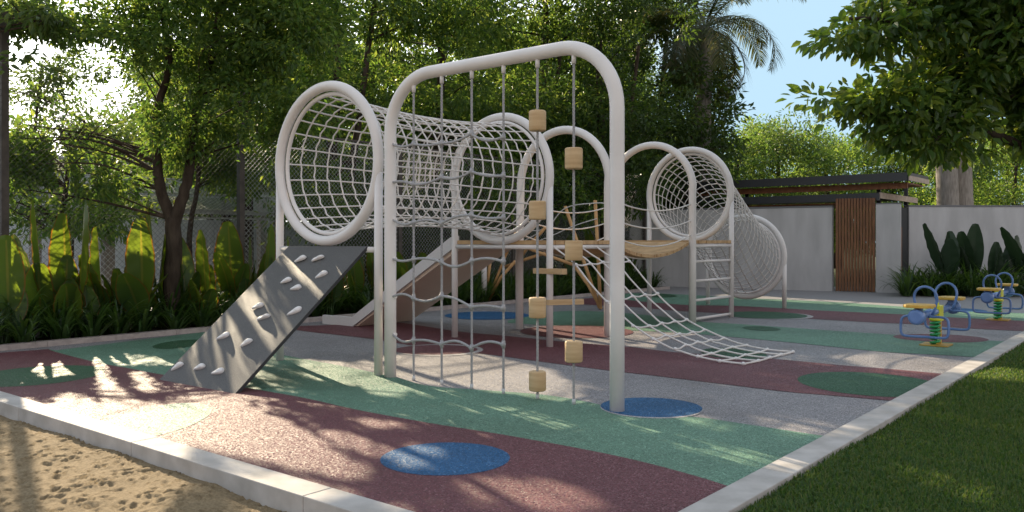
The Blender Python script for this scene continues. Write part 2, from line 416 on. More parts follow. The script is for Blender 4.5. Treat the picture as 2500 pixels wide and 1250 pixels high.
disc(1815, 1902, 797, 809, M['dkgreen'], 'small dark green rubber disc in the middle green band')
disc(1560, 1650, 717, 727, M['dkgreen'], 'dark green rubber disc far back by the white wall')
disc(2188, 2402, 816, 837, M['maroon'], 'maroon rubber disc under the front spring seesaw')
disc(2325, 2400, 753, 762, M['blue'], 'blue rubber disc on the far green band')
disc(2170, 2345, 772, 786, M['blue'], 'blue rubber disc in the rear maroon band', .0064) if False else None

sheet('path', [W(1.9, 17.6), W(11.9, 18.6), W(14, 22), W(13.4, 24.5), W(4, 27), W(-14, 42), W(-22, 32)], -.006, M['path'], 'grey fine paving between the play surface and white wall', 'path')


# kerbs
def kerb_run(name, fn, L0, L1, z0, z1, width_pts, m, label, step=1.0):
    mb = MB(); x = L0; k = 0
    while x < L1-1e-6:
        x1 = min(L1, x+step)
        a, b = fn(x+.0015), fn(x1-.0015)
        mb.box(((a+b)/2).to_3d()+Vector((0, 0, (z0+z1)/2)), (b-a).normalized(), Vector((-(b-a).y, (b-a).x, 0)).normalized(), (0, 0, 1), (b-a).length/2, width_pts/2, (z1-z0)/2)
        x = x1; k += 1
    o = mb.build(name, m); md = o.modifiers.new('bevel', 'BEVEL'); md.width = .006; md.segments = 2
    return tag(o, label, 'kerb', None, 'structure')


kerb_run('kerb', lambda x: W(x, 2.9), 1.84, 16, -.2, .02, .2, M['kerb'], 'pale concrete kerb between the sand and rubber surface', 1.9)
kerb_run('kerb', lambda x: W(1.95, x), 3.0, 22, -.2, .02, .2, M['kerb'], 'pale concrete kerb between the lawn and rubber surface', 1.9)
kerb_run('planter_kerb', lambda x: W(11.78, x), 2.9, 21.5, -.2, .07, .14, M['pinkkerb'], 'low pinkish kerb along the planting bed', .9)

# sand, a dented sheet
ng = np.random.default_rng(3)
ss, tt = np.arange(2.0, 10.0, .016), np.arange(-.2, 2.82, .016)
SS, TT = np.meshgrid(ss, tt, indexing='ij'); ZZ = np.zeros_like(SS)
for _ in range(5200):
    cs, ct = ng.uniform(2, 10), ng.uniform(-.2, 2.8); r0 = ng.uniform(.008, .024); an = ng.uniform(0, 3.14); el = ng.uniform(1, 2.2); dp = ng.uniform(.006, .02)
    i0, i1 = np.searchsorted(ss, [cs-.14, cs+.14]); j0, j1 = np.searchsorted(tt, [ct-.14, ct+.14])
    ds, dt = SS[i0:i1, j0:j1]-cs, TT[i0:i1, j0:j1]-ct
    a, b = ds*math.cos(an)+dt*math.sin(an), -ds*math.sin(an)+dt*math.cos(an)
    q = (a/(r0*el))**2+(b/r0)**2
    ZZ[i0:i1, j0:j1] += -dp*np.exp(-q*.8)+dp*.45*np.exp(-((np.sqrt(q)-1.5)**2)*2.2)
for k in range(40):
    fx, fy, ph = ng.normal(0, 5), ng.normal(0, 5), ng.uniform(0, 6.3); ZZ += .0016*np.sin(fx*SS+fy*TT+ph)
ZZ -= .085
vx = np.stack([AX*SS+BX*TT, AY*SS+BY*TT, ZZ], -1).reshape(-1, 3)
n1, n2 = SS.shape; ii, jj = np.meshgrid(np.arange(n1-1), np.arange(n2-1), indexing='ij'); q0 = (ii*n2+jj).ravel()
o = raw('sand', vx, np.stack([q0, q0+n2, q0+n2+1, q0+1], 1), M['sand'], smooth=True)
if o.data.polygons[0].normal.z < 0: o.data.flip_normals()
gs = MB(); gs.add([W(-2, -30, -.12), W(40, -30, -.12), W(40, 2.8, -.12), W(-2, 2.8, -.12)], [(0, 1, 2, 3)], False)
tag(gs.build('sand', M['sand']), 'flat outer stretch of the yellow brown sand', 'sand', None, 'structure')
tag(o, 'yellow brown sand pitted with footprints in front of the kerb', 'sand', None, 'structure')

# lawn sheet + blades
sheet('lawn', [W(1.86, 0), W(1.86, 24), W(-20, 30), W(-20, 0)], -.03, M['lawn'], 'mown lawn beyond the kerb on the right', 'lawn')
def blades():
    gen = np.random.default_rng(11); N = 300000
    # density falls with distance from the path edge viewer
    Y = 3.6+16*gen.random(N)**1.9; X0 = gen.uniform(0, 1, N)
    Xk = (1.85-AY*Y)/AX; X = Xk+.0+X0*(1.2+.45*Y)
    S_ = AX*X+AY*Y; keep = (S_ < 1.845)
    X, Y = X[keep], Y[keep]; n = len(X)
    h = gen.uniform(.03, .065, n)*(1+.02*Y); w = gen.uniform(.002, .0038, n)*(1+.10*Y); az = gen.uniform(0, 6.283, n); lean = gen.uniform(.1, .9, n)
    dx, dy = np.cos(az), np.sin(az); z0 = -.032
    patch = .75+.35*np.sin(X*2.1+Y*1.3)*np.sin(X*.9-Y*1.7); h = h*patch
    p0 = np.stack([X-dy*w, Y+dx*w, np.full(n, z0)], 1); p1 = np.stack([X+dy*w, Y-dx*w, np.full(n, z0)], 1)
    mx = np.stack([X+dx*lean*h*.35, Y+dy*lean*h*.35, z0+h*.6], 1); off = np.stack([-dy*w*.7, dx*w*.7, np.zeros(n)], 1)
    tip = np.stack([X+dx*lean*h, Y+dy*lean*h, z0+h*(1-.35*lean)], 1)
    V = np.stack([p0, p1, mx-off, mx+off, tip], 1).reshape(-1, 3); b = np.arange(n)*5
    f = np.concatenate([np.stack([b, b+1, b+2], 1), np.stack([b, b+2, b+3], 1), np.stack([b+3, b+2, b+4], 1)])
    o = raw('grass', V, f, M['grass'])
    tag(o, 'short green grass blades of the lawn beside the kerb', 'grass', None, 'stuff')
blades()

# soil bed behind the planter kerb
sheet('planting_bed', [W(11.84, 2), W(11.84, 21.6), W(13.9, 21.6), W(13.9, 2)], .03, M['soil'], 'dark soil of the planting bed along the fence', 'soil')

# ------------------------------------------------------------------ play structures
ZD = 1.395                                    # deck top
T1, T2, T3, T4, T5, T6 = 5.87, 8.84, 10.32, 12.94, 14.37, 16.90
SN, SF, SM = 6.58, 8.27, 7.425                # near leg line, far leg line, middle
RR = .85                                      # ring radius


def arc(c, ex, ey, r, a0, a1, n):
    return [Vector(c)+Vector(ex)*(r*math.cos(a0+(a1-a0)*i/n))+Vector(ey)*(r*math.sin(a0+(a1-a0)*i/n)) for i in range(n+1)]
UP = Vector((0, 0, 1))


def ring(parent, t, zc, tin):
    MB().tube(arc(W(SM, t, zc), A3, UP, RR, 0, 2*math.pi, 72)[:-1], .056, 18, closed=True).build('ring', M['white'], parent)
    MB().tube(arc(W(SM, t+tin, zc), A3, UP, RR-.082, 0, 2*math.pi, 72)[:-1], .024, 12, closed=True).build('net_rim', M['white'], parent)
    for sg in (-1, 1):
        p = W(SM+sg*RR, t)
        MB().tube([p, p+UP*(zc+.02)], .045, 16).build('post', M['white'], parent)


def tunnel(root, ta, za, tb, zb, waist, nl=26, nh=16, rr=.0096, tw=0.0):
    mb = MB(); rn = RR-.088
    def pt(th, x):
        c = W(SM, ta+.03+(tb-ta-.06)*x, za+(zb-za)*x); r = rn*(1-waist*math.sin(math.pi*x)**.8)
        if zb != za:                                            # an S-bend where the tunnel drops
            e = x*x*(3-2*x); c.z = za+(zb-za)*(.45*x+.55*e)
        th = th+tw*x
        return c+A3*(r*math.cos(th))+UP*(r*math.sin(th))
    for i in range(nl):
        th = 2*math.pi*i/nl+.05
        j = [rnd.uniform(-.006, .006) for _ in range(2)]
        mb.tube([pt(th+.012*math.sin(9*x/20+i), x/20) for x in range(21)], rr, 6, caps=False)
    for h in range(1, nh):
        x0 = h/nh
        mb.tube([pt(2*math.pi*k/52, min(1, max(0, x0+.004*math.sin(3*k+h)))) for k in range(52)], rr, 6, closed=True)
    return mb.build('net', M['rope'], root)


# 1 tall rope arch in front ---------------------------------------------------------
ra = thing('rope_arch', 'tall white tube arch in front with hanging ropes and wooden blocks', 'climbing frame', W(5.05, T1))
s0, s1, ZT, rc = 3.68, 6.395, 3.045, .56
path = [W(s0, T1), W(s0, T1, 1), W(s0, T1, 2), W(s0, T1, ZT-rc)]
path += arc(W(s0+rc, T1, ZT-rc), -A3, UP, rc, 0, math.pi/2, 12)[1:]
path += [W(s0+rc+(s1-s0-2*rc)*k/4, T1, ZT) for k in range(1, 4)]
path += arc(W(s1-rc, T1, ZT-rc), A3, UP, rc, math.pi/2, 0, 12)
path += [W(s1, T1, 2), W(s1, T1, 1), W(s1, T1)]
MB().tube(path, .061, 24).build('frame', M['white'], ra)
ropes = [1010, 1078.5, 1151.7, 1229.3, 1312.2, 1400.8]
RP = []
for k, u in enumerate(ropes):
    p = PT(u, 700, T1); p.z = 0; RP.append(p)
    s = AX*p.x+AY*p.y
    zt = ZT-.06
    if s > s1-rc: zt = ZT-rc+math.sqrt(max(0, rc**2-(s-(s1-rc))**2))-.06
    if s < s0+rc: zt = ZT-rc+math.sqrt(max(0, rc**2-(s0+rc-s)**2))-.06
    mb = MB(); n = 40
    for st in range(3):                               # three strands laid round each other
        mb.tube([p+Vector((.0055*math.cos(2.094*st+z*70), .0055*math.sin(2.094*st+z*70), z)) for z in [i*zt/160 for i in range(161)]], .0072, 5, caps=False)
    r_ = mb.build('rope', M['grey_rope'], ra)
    MB().tube([p+UP*(zt-.07), p+UP*(zt+.02)], .0195, 14).build('ferrule', M['white'], r_)
    MB().tube([p, p+UP*.05], .016, 12).build('ferrule', M['metal_end'], r_)
    blocks = {4: [(270, 320), (490.5, 536.5), (726, 776), (906, 954)], 5: [(361, 413), (587, 636), (832, 884)]}.get(k, [])
    for (v0, v1) in blocks:
        z1, z0 = PT(u, v0, T1).z, PT(u, v1, T1).z; q = .076
        MB().lathe(p, UP, [(z0, q-.012), (z0+.004, q-.004), (z0+.014, q), (z1-.014, q), (z1-.004, q-.004), (z1, q-.012)], 28).build('wooden_block', M['wood'], r_)
post = W(s1-.05, T1)
for row, v in enumerate([352, 445, 536, 632, 724, 816]):
    z = PT(961, v, T1).z; mb = MB(); nodes = [post+UP*z]+[RP[i]+UP*z for i in range(4)]
    drift = [0]+[rnd.uniform(-.06, .06) for _ in range(3)]+[rnd.uniform(-.05, .03)]
    nodes = [q+UP*d for q, d in zip(nodes, drift)]; pts = []
    for i in range(4):
        bow = rnd.choice([-1, 1])*rnd.uniform(.015, .05); yb = rnd.uniform(-.015, .015)
        for k in range(10):
            x = k/10; pts.append(nodes[i].lerp(nodes[i+1], x)+UP*(bow*math.sin(math.pi*x))+B3*(yb*math.sin(math.pi*x)-.012))
    pts.append(nodes[4]-B3*.012)
    mb.tube(pts, .0125, 8)
    cr = mb.build('cross_rope', M['grey_rope'], ra)
    for i in range(1, 5):
        MB().ball(nodes[i]-B3*.006, (.026, .026, .024), 10, 7).tube([nodes[i]-UP*.034, nodes[i]+UP*.034], .018, 10).build('knot', M['grey_rope'], cr)
    MB().tube([post+A3*.0+UP*z, post-A3*.035+UP*z], .018, 10).build('socket', M['white'], cr)

# 2 net tunnel on the left -----------------------------------------------------------
nt1 = thing('net_tunnel', 'white rope net tunnel between two high rings, above the climbing board', 'net tunnel', W(SM, (T1+T2)/2))
zc = 2.24
ring(nt1, T1, zc, .045); ring(nt1, T2, zc, -.045)
tunnel(nt1, T1, zc, T2, zc, .12)
MB().tube([W(SN, T1, 1.30), W(SF, T1, 1.30)], .03, 12).build('cross_tube', M['white'], nt1)
pr = W(SM-RR, T2)                                  # foot planks on the near rear post
for z, d, l0, l1 in ((1.4-(662-HZ)*11.0/F, A3, .235, .235), (1.4-(738-HZ)*11.0/F, (-A3*.55+B3*.83), .03, .45)):
    d = Vector(d).normalized(); e = d.cross(UP); mb = MB()
    prof = [pr+UP*(z-.035)+d*x+e*y for x, y in [(-l0, -.055), (l1, -.055), (l1+.02, -.03), (l1+.02, .03), (l1, .055), (-l0, .055), (-l0-.02, .03), (-l0-.02, -.03)]]
    mb.prism(prof, UP*.07).build('step', M['wood'], nt1)

# 3 climbing board -------------------------------------------------------------------
B0, B1_ = G(573, 962), G(388, 928)
tl, tr = PT(706, 600, T1-.03), PT(896, 604, T1-.03); tl.z = tr.z = 1.335
cb = thing('climbing_board', 'sloping grey climbing board with white holds leaning on left ring', 'climbing wall', (B0+B1_)/2)
nrm = (tr-B0).cross(B1_-B0).normalized(); nrm = nrm if nrm.z > 0 else -nrm
MB().prism([B0, B1_, tl, tr], -nrm*.004).build('board', M['board'], cb)
MB().prism([B0-nrm*.0045, B1_-nrm*.0045, tl-nrm*.0045, tr-nrm*.0045], -nrm*.03).build('backing', M['board_edge'], cb)
camp = Vector((0, 0, CH))
for (x, y, ang, ln_, two) in [(1170, 165, 30, 1.1, 0), (1305, 160, 25, 1.2, 1), (1330, 285, 35, 1.1, 0), (1060, 330, 25, 1.05, 2), (1135, 385, 20, 1.1, 0), (845, 525, 20, 1.1, 0), (890, 610, 25, 1.25, 1), (1125, 565, 35, 1.25, 2), (580, 755, 25, 1.2, 2), (755, 805, 40, 1.0, 2), (230, 985, 50, 1.05, 0), (400, 990, 22, 1.05, 2), (540, 1025, 28, 1.15, 0)]:
    u, v = 360+x/3.125, 580+y/3.125
    d = P(u, v, 1)-camp; k = (B0-camp).dot(nrm)/d.dot(nrm); c = camp+d*k
    ex = (B0-B1_).normalized(); ey = nrm.cross(ex)
    if ey.z < 0: ey = -ey
    a = math.radians(ang+rnd.uniform(-8, 8)); fx = ex*math.cos(a)+ey*math.sin(a); fy = nrm.cross(fx)
    L, Wd = .068*ln_, .034
    vs, fs = [], []; nu, nv = 14, 7
    for j in range(nv+1):
        ph = .5*math.pi*j/nv
        for i in range(nu):
            th = 2*math.pi*i/nu
            w_ = Wd*(1+.28*math.cos(th)*(1 if two != 1 else -1)); pinch = 1
            if two == 1: pinch = .55+.45*abs(math.cos(th))
            lump = 1+.10*math.sin(3*th+ln_*9)
            h = .034*math.sin(ph)**.8*(1+.25*math.cos(th))
            r = math.cos(ph)**.62
            vs.append(c+fx*(L*r*math.cos(th)*lump+.012*math.sin(ph))+fy*(w_*r*math.sin(th)*lump*pinch)+nrm*(h-.001)-ey*(.010*math.sin(ph)))
    for j in range(nv):
        for i in range(nu): fs.append((j*nu+i, j*nu+(i+1) % nu, (j+1)*nu+(i+1) % nu, (j+1)*nu+i))
    mb = MB(); mb.add(vs, fs); mb.build('climbing_hold', M['hold'], cb)

# 4 platform beside the slide --------------------------------------------------------
def planks(mb, fn, t0, t1, w, gap, th, s_0, s_1):
    t = t0
    while t+w <= t1+1e-6:
        p0, p1 = fn(t), fn(t+w); js = rnd.uniform(-.008, .008)
        q = [W(s_0+js, t, p0-th), W(s_0+js, t+w, p1-th), W(s_0+js, t+w, p1), W(s_0+js, t, p0)]
        mb.prism(q, A3*(s_1-s_0)); t += w+gap
    return mb


def arch(parent, t, zc=2.24, r=.062):
    pts = [W(SN+.04, t), W(SN+.04, t, 1.1), W(SN+.04, t, zc)]+arc(W(SM, t, zc), -A3, UP, RR-.03, 0, math.pi, 26)[1:]+[W(SF-.0, t, 1.1), W(SF, t)]
    MB().tube(pts, r, 18).build('arch', M['white'], parent)


pf = thing('platform', 'timber platform with white arch between the net tunnel and bridge', 'play platform', W(SM, (T2+T3)/2))
planks(MB(), lambda t: ZD, T2+.01, T3+.1, .095, .007, .055, SN-.02, SF+.03).build('deck', M['deck'], pf)
arch(pf, T3)
for a, b in (((SN, T2), (SN, T3)), ((SN, T2), (SF, T2)), ((SF, T2), (SF, T3)), ((SN, T3), (SF, T3))):
    MB().tube([W(*a, 1.305), W(*b, 1.305)], .030, 12).build('deck_beam', M['white'], pf)

# 5 slide ---------------------------------------------------------------------------
sd = thing('slide', 'stone coloured slide dropping from the platform towards the planting bed', 'slide', W(9.9, 9.55))
ts0, ts1 = 8.9, 10.22
prof_t = [(11.36, .145), (10.62, .150), (8.42, 1.44), (8.30, 1.46)]
prof_b = [(8.30, 1.24), (8.36, 1.22), (10.54, .0), (11.36, .0)]
lip = prof_t+prof_b
bed_t = [(11.36, .05), (10.60, .06), (8.40, 1.34), (8.30, 1.35)]
MB().prism([W(s, ts0+.06, z) for s, z in bed_t+[(8.30, 1.25), (8.36, 1.23), (10.54, .006), (11.36, .004)]], B3*(ts1-ts0-.12)).build('slide_bed', M['slide'], sd)
for t in (ts0, ts1-.06):
    lo = [(8.30, 1.30), (8.37, 1.28), (10.60, .0), (11.36, .0)]
    MB().prism([W(s, t, z) for s, z in prof_t+lo], B3*.06).build('side_rail', M['slide_lip'], sd)

# 6 timber hanging bridge --------------------------------------------------------------
hb = thing('hanging_bridge', 'sagging timber plank bridge with rope handrails between two white arches', 'bridge', W(SM, (T3+T4)/2))
sag = lambda t: ZD-.225*(1-((t-(T3+T4+.1)/2)/((T4-T3-.1)/2))**2)
planks(MB(), sag, T3+.105, T4-.02, .062, .006, .05, SN+.07, SF-.06).build('plank_deck', M['deck'], hb)
for s in (SN+.05, SF-.02):
    for z0, dz in ((2.02, .16), (1.74, .16), (1.50, .2)):
        n = 20
        MB().tube([W(s, T3+(T4-T3)*i/n, z0-dz*(1-(2*i/n-1)**2)) for i in range(n+1)], .011, 7).build('hand_rope', M['rope'], hb)
for s in (SN+.2, SF-.2):
    MB().tube([W(s, T3+.05+(T4-T3-.05)*i/16, sag(T3+.105+(T4-T3-.12)*i/16)-.066) for i in range(17)], .014, 7).build('carrier_rope', M['rope'], hb)

# 7 far platform with ladder -----------------------------------------------------------
fp = thing('platform', 'far timber platform with white arch and rung ladder', 'play platform', W(SM, (T4+T5)/2))
planks(MB(), lambda t: ZD, T4, T5+.02, .095, .007, .055, SN-.02, SF+.03).build('deck', M['deck'], fp)
arch(fp, T4)
for a, b in (((SN, T4), (SN, T5)), ((SN, T4), (SF, T4)), ((SF, T4), (SF, T5)), ((SN, T5), (SF, T5))):
    MB().tube([W(*a, 1.30), W(*b, 1.30)], .030, 12).build('deck_beam', M['white'], fp)
for z in (1.035, .705, .375, .06):
    MB().tube([W(SN+.03, T4+.03, z), W(SN, T5-.03, z)], .024, 12).build('rung', M['white'], fp)

# 8 net tunnel at the back -------------------------------------------------------------
nt2 = thing('net_tunnel', 'far white rope net tunnel dropping from a high ring to a low ring', 'net tunnel', W(SM, (T5+T6)/2))
ring(nt2, T5, 2.25, .045); ring(nt2, T6, 1.05, -.045)
tunnel(nt2, T5, 2.25, T6, 1.05, .05, 26, 17, tw=.5)

# 9 cargo net --------------------------------------------------------------------------
cn = thing('cargo_net', 'white knotted rope net sweeping from the platform down to the ground', 'cargo net', W(4.4, 9.57))
prof = [(6.62, 1.33), (6.42, 1.22), (6.22, 1.10), (5.98, .862), (5.74, .640), (5.53, .475), (5.33, .335), (5.08, .215), (4.80, .122), (4.50, .055), (4.19, .022), (3.90, .016)]
PV = [Vector((s, 0, z)) for s, z in prof]
sp = spline(PV, 6)
for k in range(5):
    t = 8.90+1.34*k/4
    MB().tube([W(p.x, t, p.z+.012*math.sin(p.x*5+k*2)*(1 if p.z > .1 else .2)) for p in sp], .0115, 7).build('long_rope', M['rope'], cn)
for i, idx in enumerate(range(2, 12)):
    if idx in (2,): pass
    s, z = prof[idx]
    if idx in (3, 5): continue
    mb = MB(); js = [rnd.uniform(-.03, .03) for _ in range(5)]
    pts = [Vector((s+js[k], 8.90+1.34*k/4, z)) for k in range(5)]
    def onz(sv):
        for a, b in zip(sp, sp[1:]):
            if b.x <= sv <= a.x: return a.z+(b.z-a.z)*((a.x-sv)/max(1e-6, a.x-b.x))
        return z
    q = spline([Vector((p.x, p.y, max(.016, onz(p.x)))) for p in pts], 6)
    rr_ = mb.tube([W(p.x, p.y, max(.014, p.z-.018*math.sin(j*math.pi/6)**2*(z > .1))) for j, p in enumerate(q)], .0115, 7).build('cross_rope', M['rope'], cn)
    for p in pts:
        c = W(p.x, p.y, max(.02, onz(p.x))); MB().ball(c, (.026, .026, .022), 8, 6).build('knot', M['knot'], rr_)

# 10 round-timber pole bridge beyond the deck --------------------------------------------
pb = thing('pole_frame', 'fan of round timber poles lashed with rope behind the hanging bridge', 'pole frame', W(10.9, 14.2))
GA, GB_ = G(1188, 738), G(1466, 757); TP = 14.2
def pole(a, pts, r=.032):
    pp = [a]+pts; MB().tube(pp, [r]*len(pp), 9).build('pole', M['pole'], pb)
pole(PT(1466, 752, TP), [PT(1460, 620, TP), PT(1453, 489, TP)], .036)
pole(PT(1464, 752, TP), [PT(1424, 634, TP), PT(1380, 504, TP)], .036)
pole(PT(1468, 754, TP), [PT(1437, 697, TP), PT(1398, 643, TP)], .036)
pole(PT(1404, 648, TP-.06), [PT(1317, 617, TP-.06), PT(1240, 588, TP-.06)], .034)
pole(PT(1186, 738, TP), [PT(1190, 690, TP), PT(1197, 636, TP)], .036)
pole(PT(1188, 739, TP+.05), [PT(1212, 680, TP+.05), PT(1240, 610, TP+.05), PT(1262, 560, TP+.05)], .03)
pole(PT(1190, 739, TP-.05), [PT(1222, 678, TP-.05), PT(1258, 638, TP-.05)], .034)
pole(PT(1234, 651, TP+.08), [PT(1275, 636, TP+.08), PT(1330, 618, TP+.08)], .034)
pole(PT(1262, 640, TP-.1), [PT(1300, 590, TP-.1), PT(1331, 556, TP-.1)], .034)
for (pts) in ([(1188, 560), (1262, 562), (1331, 558), (1380, 508), (1453, 496), (1480, 497)], [(1190, 600), (1300, 592), (1400, 552), (1457, 534)], [(1197, 636), (1240, 610), (1331, 560)]):
    MB().tube(spline([PT(u, v, TP-.04) for u, v in pts], 5), .011, 7).build('lashing_rope', M['rope'], pb)
p = G(1182, 742); MB().tube([p, p+UP*1.5], .062, 14).build('post', M['white'], pb)

# 11 spring seesaws ----------------------------------------------------------------------
def seesaw(label, loc):
    t = thing('spring_seesaw', label, 'seesaw', (0, 0, 0), 'spring seesaws on the rubber surface')
    X, Y = Vector((1, 0, 0)), Vector((0, 1, 0))
    MB().prism([(-.17, -.17, .0), (.17, -.17, .0), (.17, .17, .0), (-.17, .17, .0)], UP*.016).build('base_plate', M['spost'], t)
    sx = -.06; turns = 6.5; n = 150
    MB().tube([Vector((sx+.052*math.cos(2*math.pi*turns*i/n), .052*math.sin(2*math.pi*turns*i/n), .025+.33*i/n)) for i in range(n+1)], .0165, 8).build('spring', M['sgreen'], t)
    MB().tube([(sx, 0, .33), (sx, 0, .375)], .07, 16).build('spring_cap', M['syellow'], t)
    MB().box((.105, 0, .19), X, Y, UP, .03, .04, .175).build('post', M['spost'], t)
    b = MB(); b.box((.06, 0, .42), X, Y, UP, .105, .055, .105).tube([(.02, 0, .52), (.02, 0, .55)], .016, 8).tube([(.10, 0, .52), (.10, 0, .56)], .016, 8)
    o = b.build('cover_box', M['syellow'], t); md = o.modifiers.new('bevel', 'BEVEL'); md.width = .01; md.segments = 2
    MB().tube([(-1.02, 0, .445), (1.02, 0, .445)], .045, 16).build('beam', M['sblue'], t)
    for sg in (-1, 1):
        e = sg*1.02
        MB().lathe((e-sg*.09, 0, .445), X*sg, [(0, .05), (.02, .092), (.04, .098), (.10, .098), (.125, .088), (.13, .06)], 20).build('end_buffer', M['sblue'], t)
        q = MB(); w = .16
        out = [(e-sg*.30, -.15), (e-sg*.30, .15), (e-sg*.24, .17), (e-sg*.02, .16), (e+sg*.05, .11), (e+sg*.06, 0), (e+sg*.05, -.11), (e-sg*.02, -.16), (e-sg*.24, -.17)]
        q.prism([(x, y, .555) for x, y in out], UP*.04)
        o = q.build('seat', M['sseat'], t); md = o.modifiers.new('bevel', 'BEVEL'); md.width = .01; md.segments = 2
        MB().box((e-sg*.12, 0, .52), X, Y, UP, .05, .04, .036).build('seat_block', M['sblue'], t)
        hx = sg*.56
        loop = [Vector((hx, .075, .44)), Vector((hx, .11, .52)), Vector((hx, .132, .62))]+[Vector((hx+sg*.03*math.sin(a), .135*math.cos(a), .655+.145*math.sin(a))) for a in [math.pi*i/14 for i in range(15)]]+[Vector((hx, -.132, .62)), Vector((hx, -.11, .52)), Vector((hx, -.075, .44))]
        MB().tube(loop, .0165, 10).build('handle', M['sblue'], t)
        fx = sg*.60; fl = [Vector(q_) for q_ in [(fx, .04, .42), (fx, .20, .42), (fx+sg*.01, .265, .39), (fx+sg*.02, .28, .30), (fx+sg*.03, .27, .20), (fx+sg*.03, .22, .165), (fx+sg*.03, 0, .165), (fx+sg*.03, -.22, .165), (fx+sg*.03, -.27, .20), (fx+sg*.02, -.28, .30), (fx+sg*.01, -.265, .39), (fx, -.20, .42), (fx, -.04, .42)]]
        MB().tube(spline(fl, 4), .0165, 10).build('footrest', M['sblue'], t)
    t.location = loc; t.rotation_euler = (0, 0, math.atan2(BY, BX))
    return t
s1_ = seesaw('blue and yellow spring seesaw nearer the net, beside the maroon disc', W(2.69, 12.2, .006))
dup(s1_, W(2.70, 16.75, .006), math.atan2(BY, BX), label='blue and yellow spring seesaw farther back, near the dark plants')

# ------------------------------------------------------------------ wall, gate, pergola
wa, wb, wc = G(1537, 696), G(2046, 711), G(2200, 715)      # foot of the white wall, left end / gate / pillar
def wallseg(p, q, z0, z1, th=.22):
    d = (q-p); d.z = 0; e = d.normalized(); nn = Vector((-e.y, e.x, 0))
    if nn.y < 0: nn = -nn
    return MB().box((p+q)/2+nn*th/2+UP*((z0+z1)/2), e, nn, UP, d.length/2, th/2, (z1-z0)/2), e, nn
mb, we, wn = wallseg(wa, G(2032, 710.6), -.1, 2.30)
wl = thing('garden_wall', 'long white rendered wall behind the far net tunnel, left of the gate', 'wall', wa)
mb.build('wall', M['wall'], wl)
wallseg(wa-wn*.012-we*.01, G(2032, 710.6)-wn*.012, 2.30, 2.345, .245)[0].build('wall_cap', M['cap'], wl)
pil = thing('gate_pillar', 'white rendered pillar to the right of the slatted gate', 'pillar', G(2170, 714))
pz0, pz1 = G(2138, 713.4), G(2198, 715)
wallseg(pz0, pz1, -.1, 2.36, .5)[0].build('pillar', M['wall'], pil)
wallseg(pz0-wn*.01, pz1-wn*.01+we*.01, 2.36, 2.39, .52)[0].build('pillar_cap', M['cap'], pil)
rw = thing('garden_wall', 'white rendered wall on the right behind the dark paddle leaf plants', 'wall', Vector((12, 22.9, 0)))
wallseg(Vector((10.75, 22.75, 0)), Vector((22, 23.15, 0)), -.1, 2.30)[0].build('wall', M['wall'], rw)
wallseg(Vector((10.74, 22.735, 0)), Vector((22, 23.135, 0)), 2.30, 2.345, .245)[0].build('wall_cap', M['cap'], rw)
rs = thing('timber_screen', 'narrow orange brown slatted screen between pillar and right wall', 'screen', Vector((10.45, 22.6, 0)))
MB().ax(10.22, 10.74, 22.80, 22.86, -.02, 2.28).build('backing', M['dark_steel'], rs)
for k in range(4): MB().ax(10.27+.075*k, 10.32+.075*k, 22.72, 22.775, -.02, 1.75).build('batten', M['batten'], rs)
gt = thing('slatted_gate', 'tall brown vertical batten gate in the white wall', 'gate', G(2088, 712))
g0, g1 = G(2040, 711), G(2137, 713.4)
ge = (g1-g0).normalized(); L = (g1-g0).length; nb = 13
for k in range(nb):
    c = g0+ge*(L*(k+.5)/nb)
    MB().box(c+UP*1.27, ge, wn, UP, .030, .04, 1.26).build('batten', M['batten'], gt)
for z in (.35, 1.45, 2.4): MB().box((g0+g1)/2+wn*.065+UP*z, ge, wn, UP, L/2-.01, .02, .035).build('rail', M['dark_steel'], gt)
pg = thing('pergola', 'low dark roofed timber shelter rising behind the white wall', 'pergola', W(9.5, 25))
u0, u1, tf = 5.9, 16, 23.75
MB().st(u0, u1, tf, tf+2.1, 3.10, 3.19).build('roof', M['dark_steel'], pg)
MB().st(u0+.02, u1, tf-.03, tf+.0, 2.96, 3.185).build('fascia', M['dark_steel'], pg)
MB().st(u0-.025, u0-.002, tf-.02, tf+2.1, 2.97, 3.10).build('end_board', M['pale_wood'], pg)
MB().st(u0+.1, u1, tf+.35, tf+2.0, 2.90, 2.945).build('soffit', M['soffit'], pg)
MB().st(u0+.1, u1, tf+.29, tf+.345, 2.78, 2.94).build('beam', M['soffit'], pg)
MB().st(6.65, u1, 24.3, 27.6, 2.60, 2.66).build('lower_roof', M['dark_steel'], pg)
MB().st(6.62, u1, 23.68, 23.74, 2.46, 2.67).build('lower_fascia', M['dark_steel'], pg)
MB().st(6.60, 6.645, 23.75, 27.6, 2.52, 2.68).build('lower_end_beam', M['pale_wood'], pg)
MB().st(7.2, u1, 24.6, 27.4, 2.42, 2.46).build('lower_soffit', M['soffit'], pg)
for s, t in ((7.05, 25.2), (6.75, 26.9), (11, 25.2), (15, 25.2)):
    MB().st(s-.05, s+.05, t-.05, t+.05, -.1, 3.02).build('post', M['dark_steel'], pg)

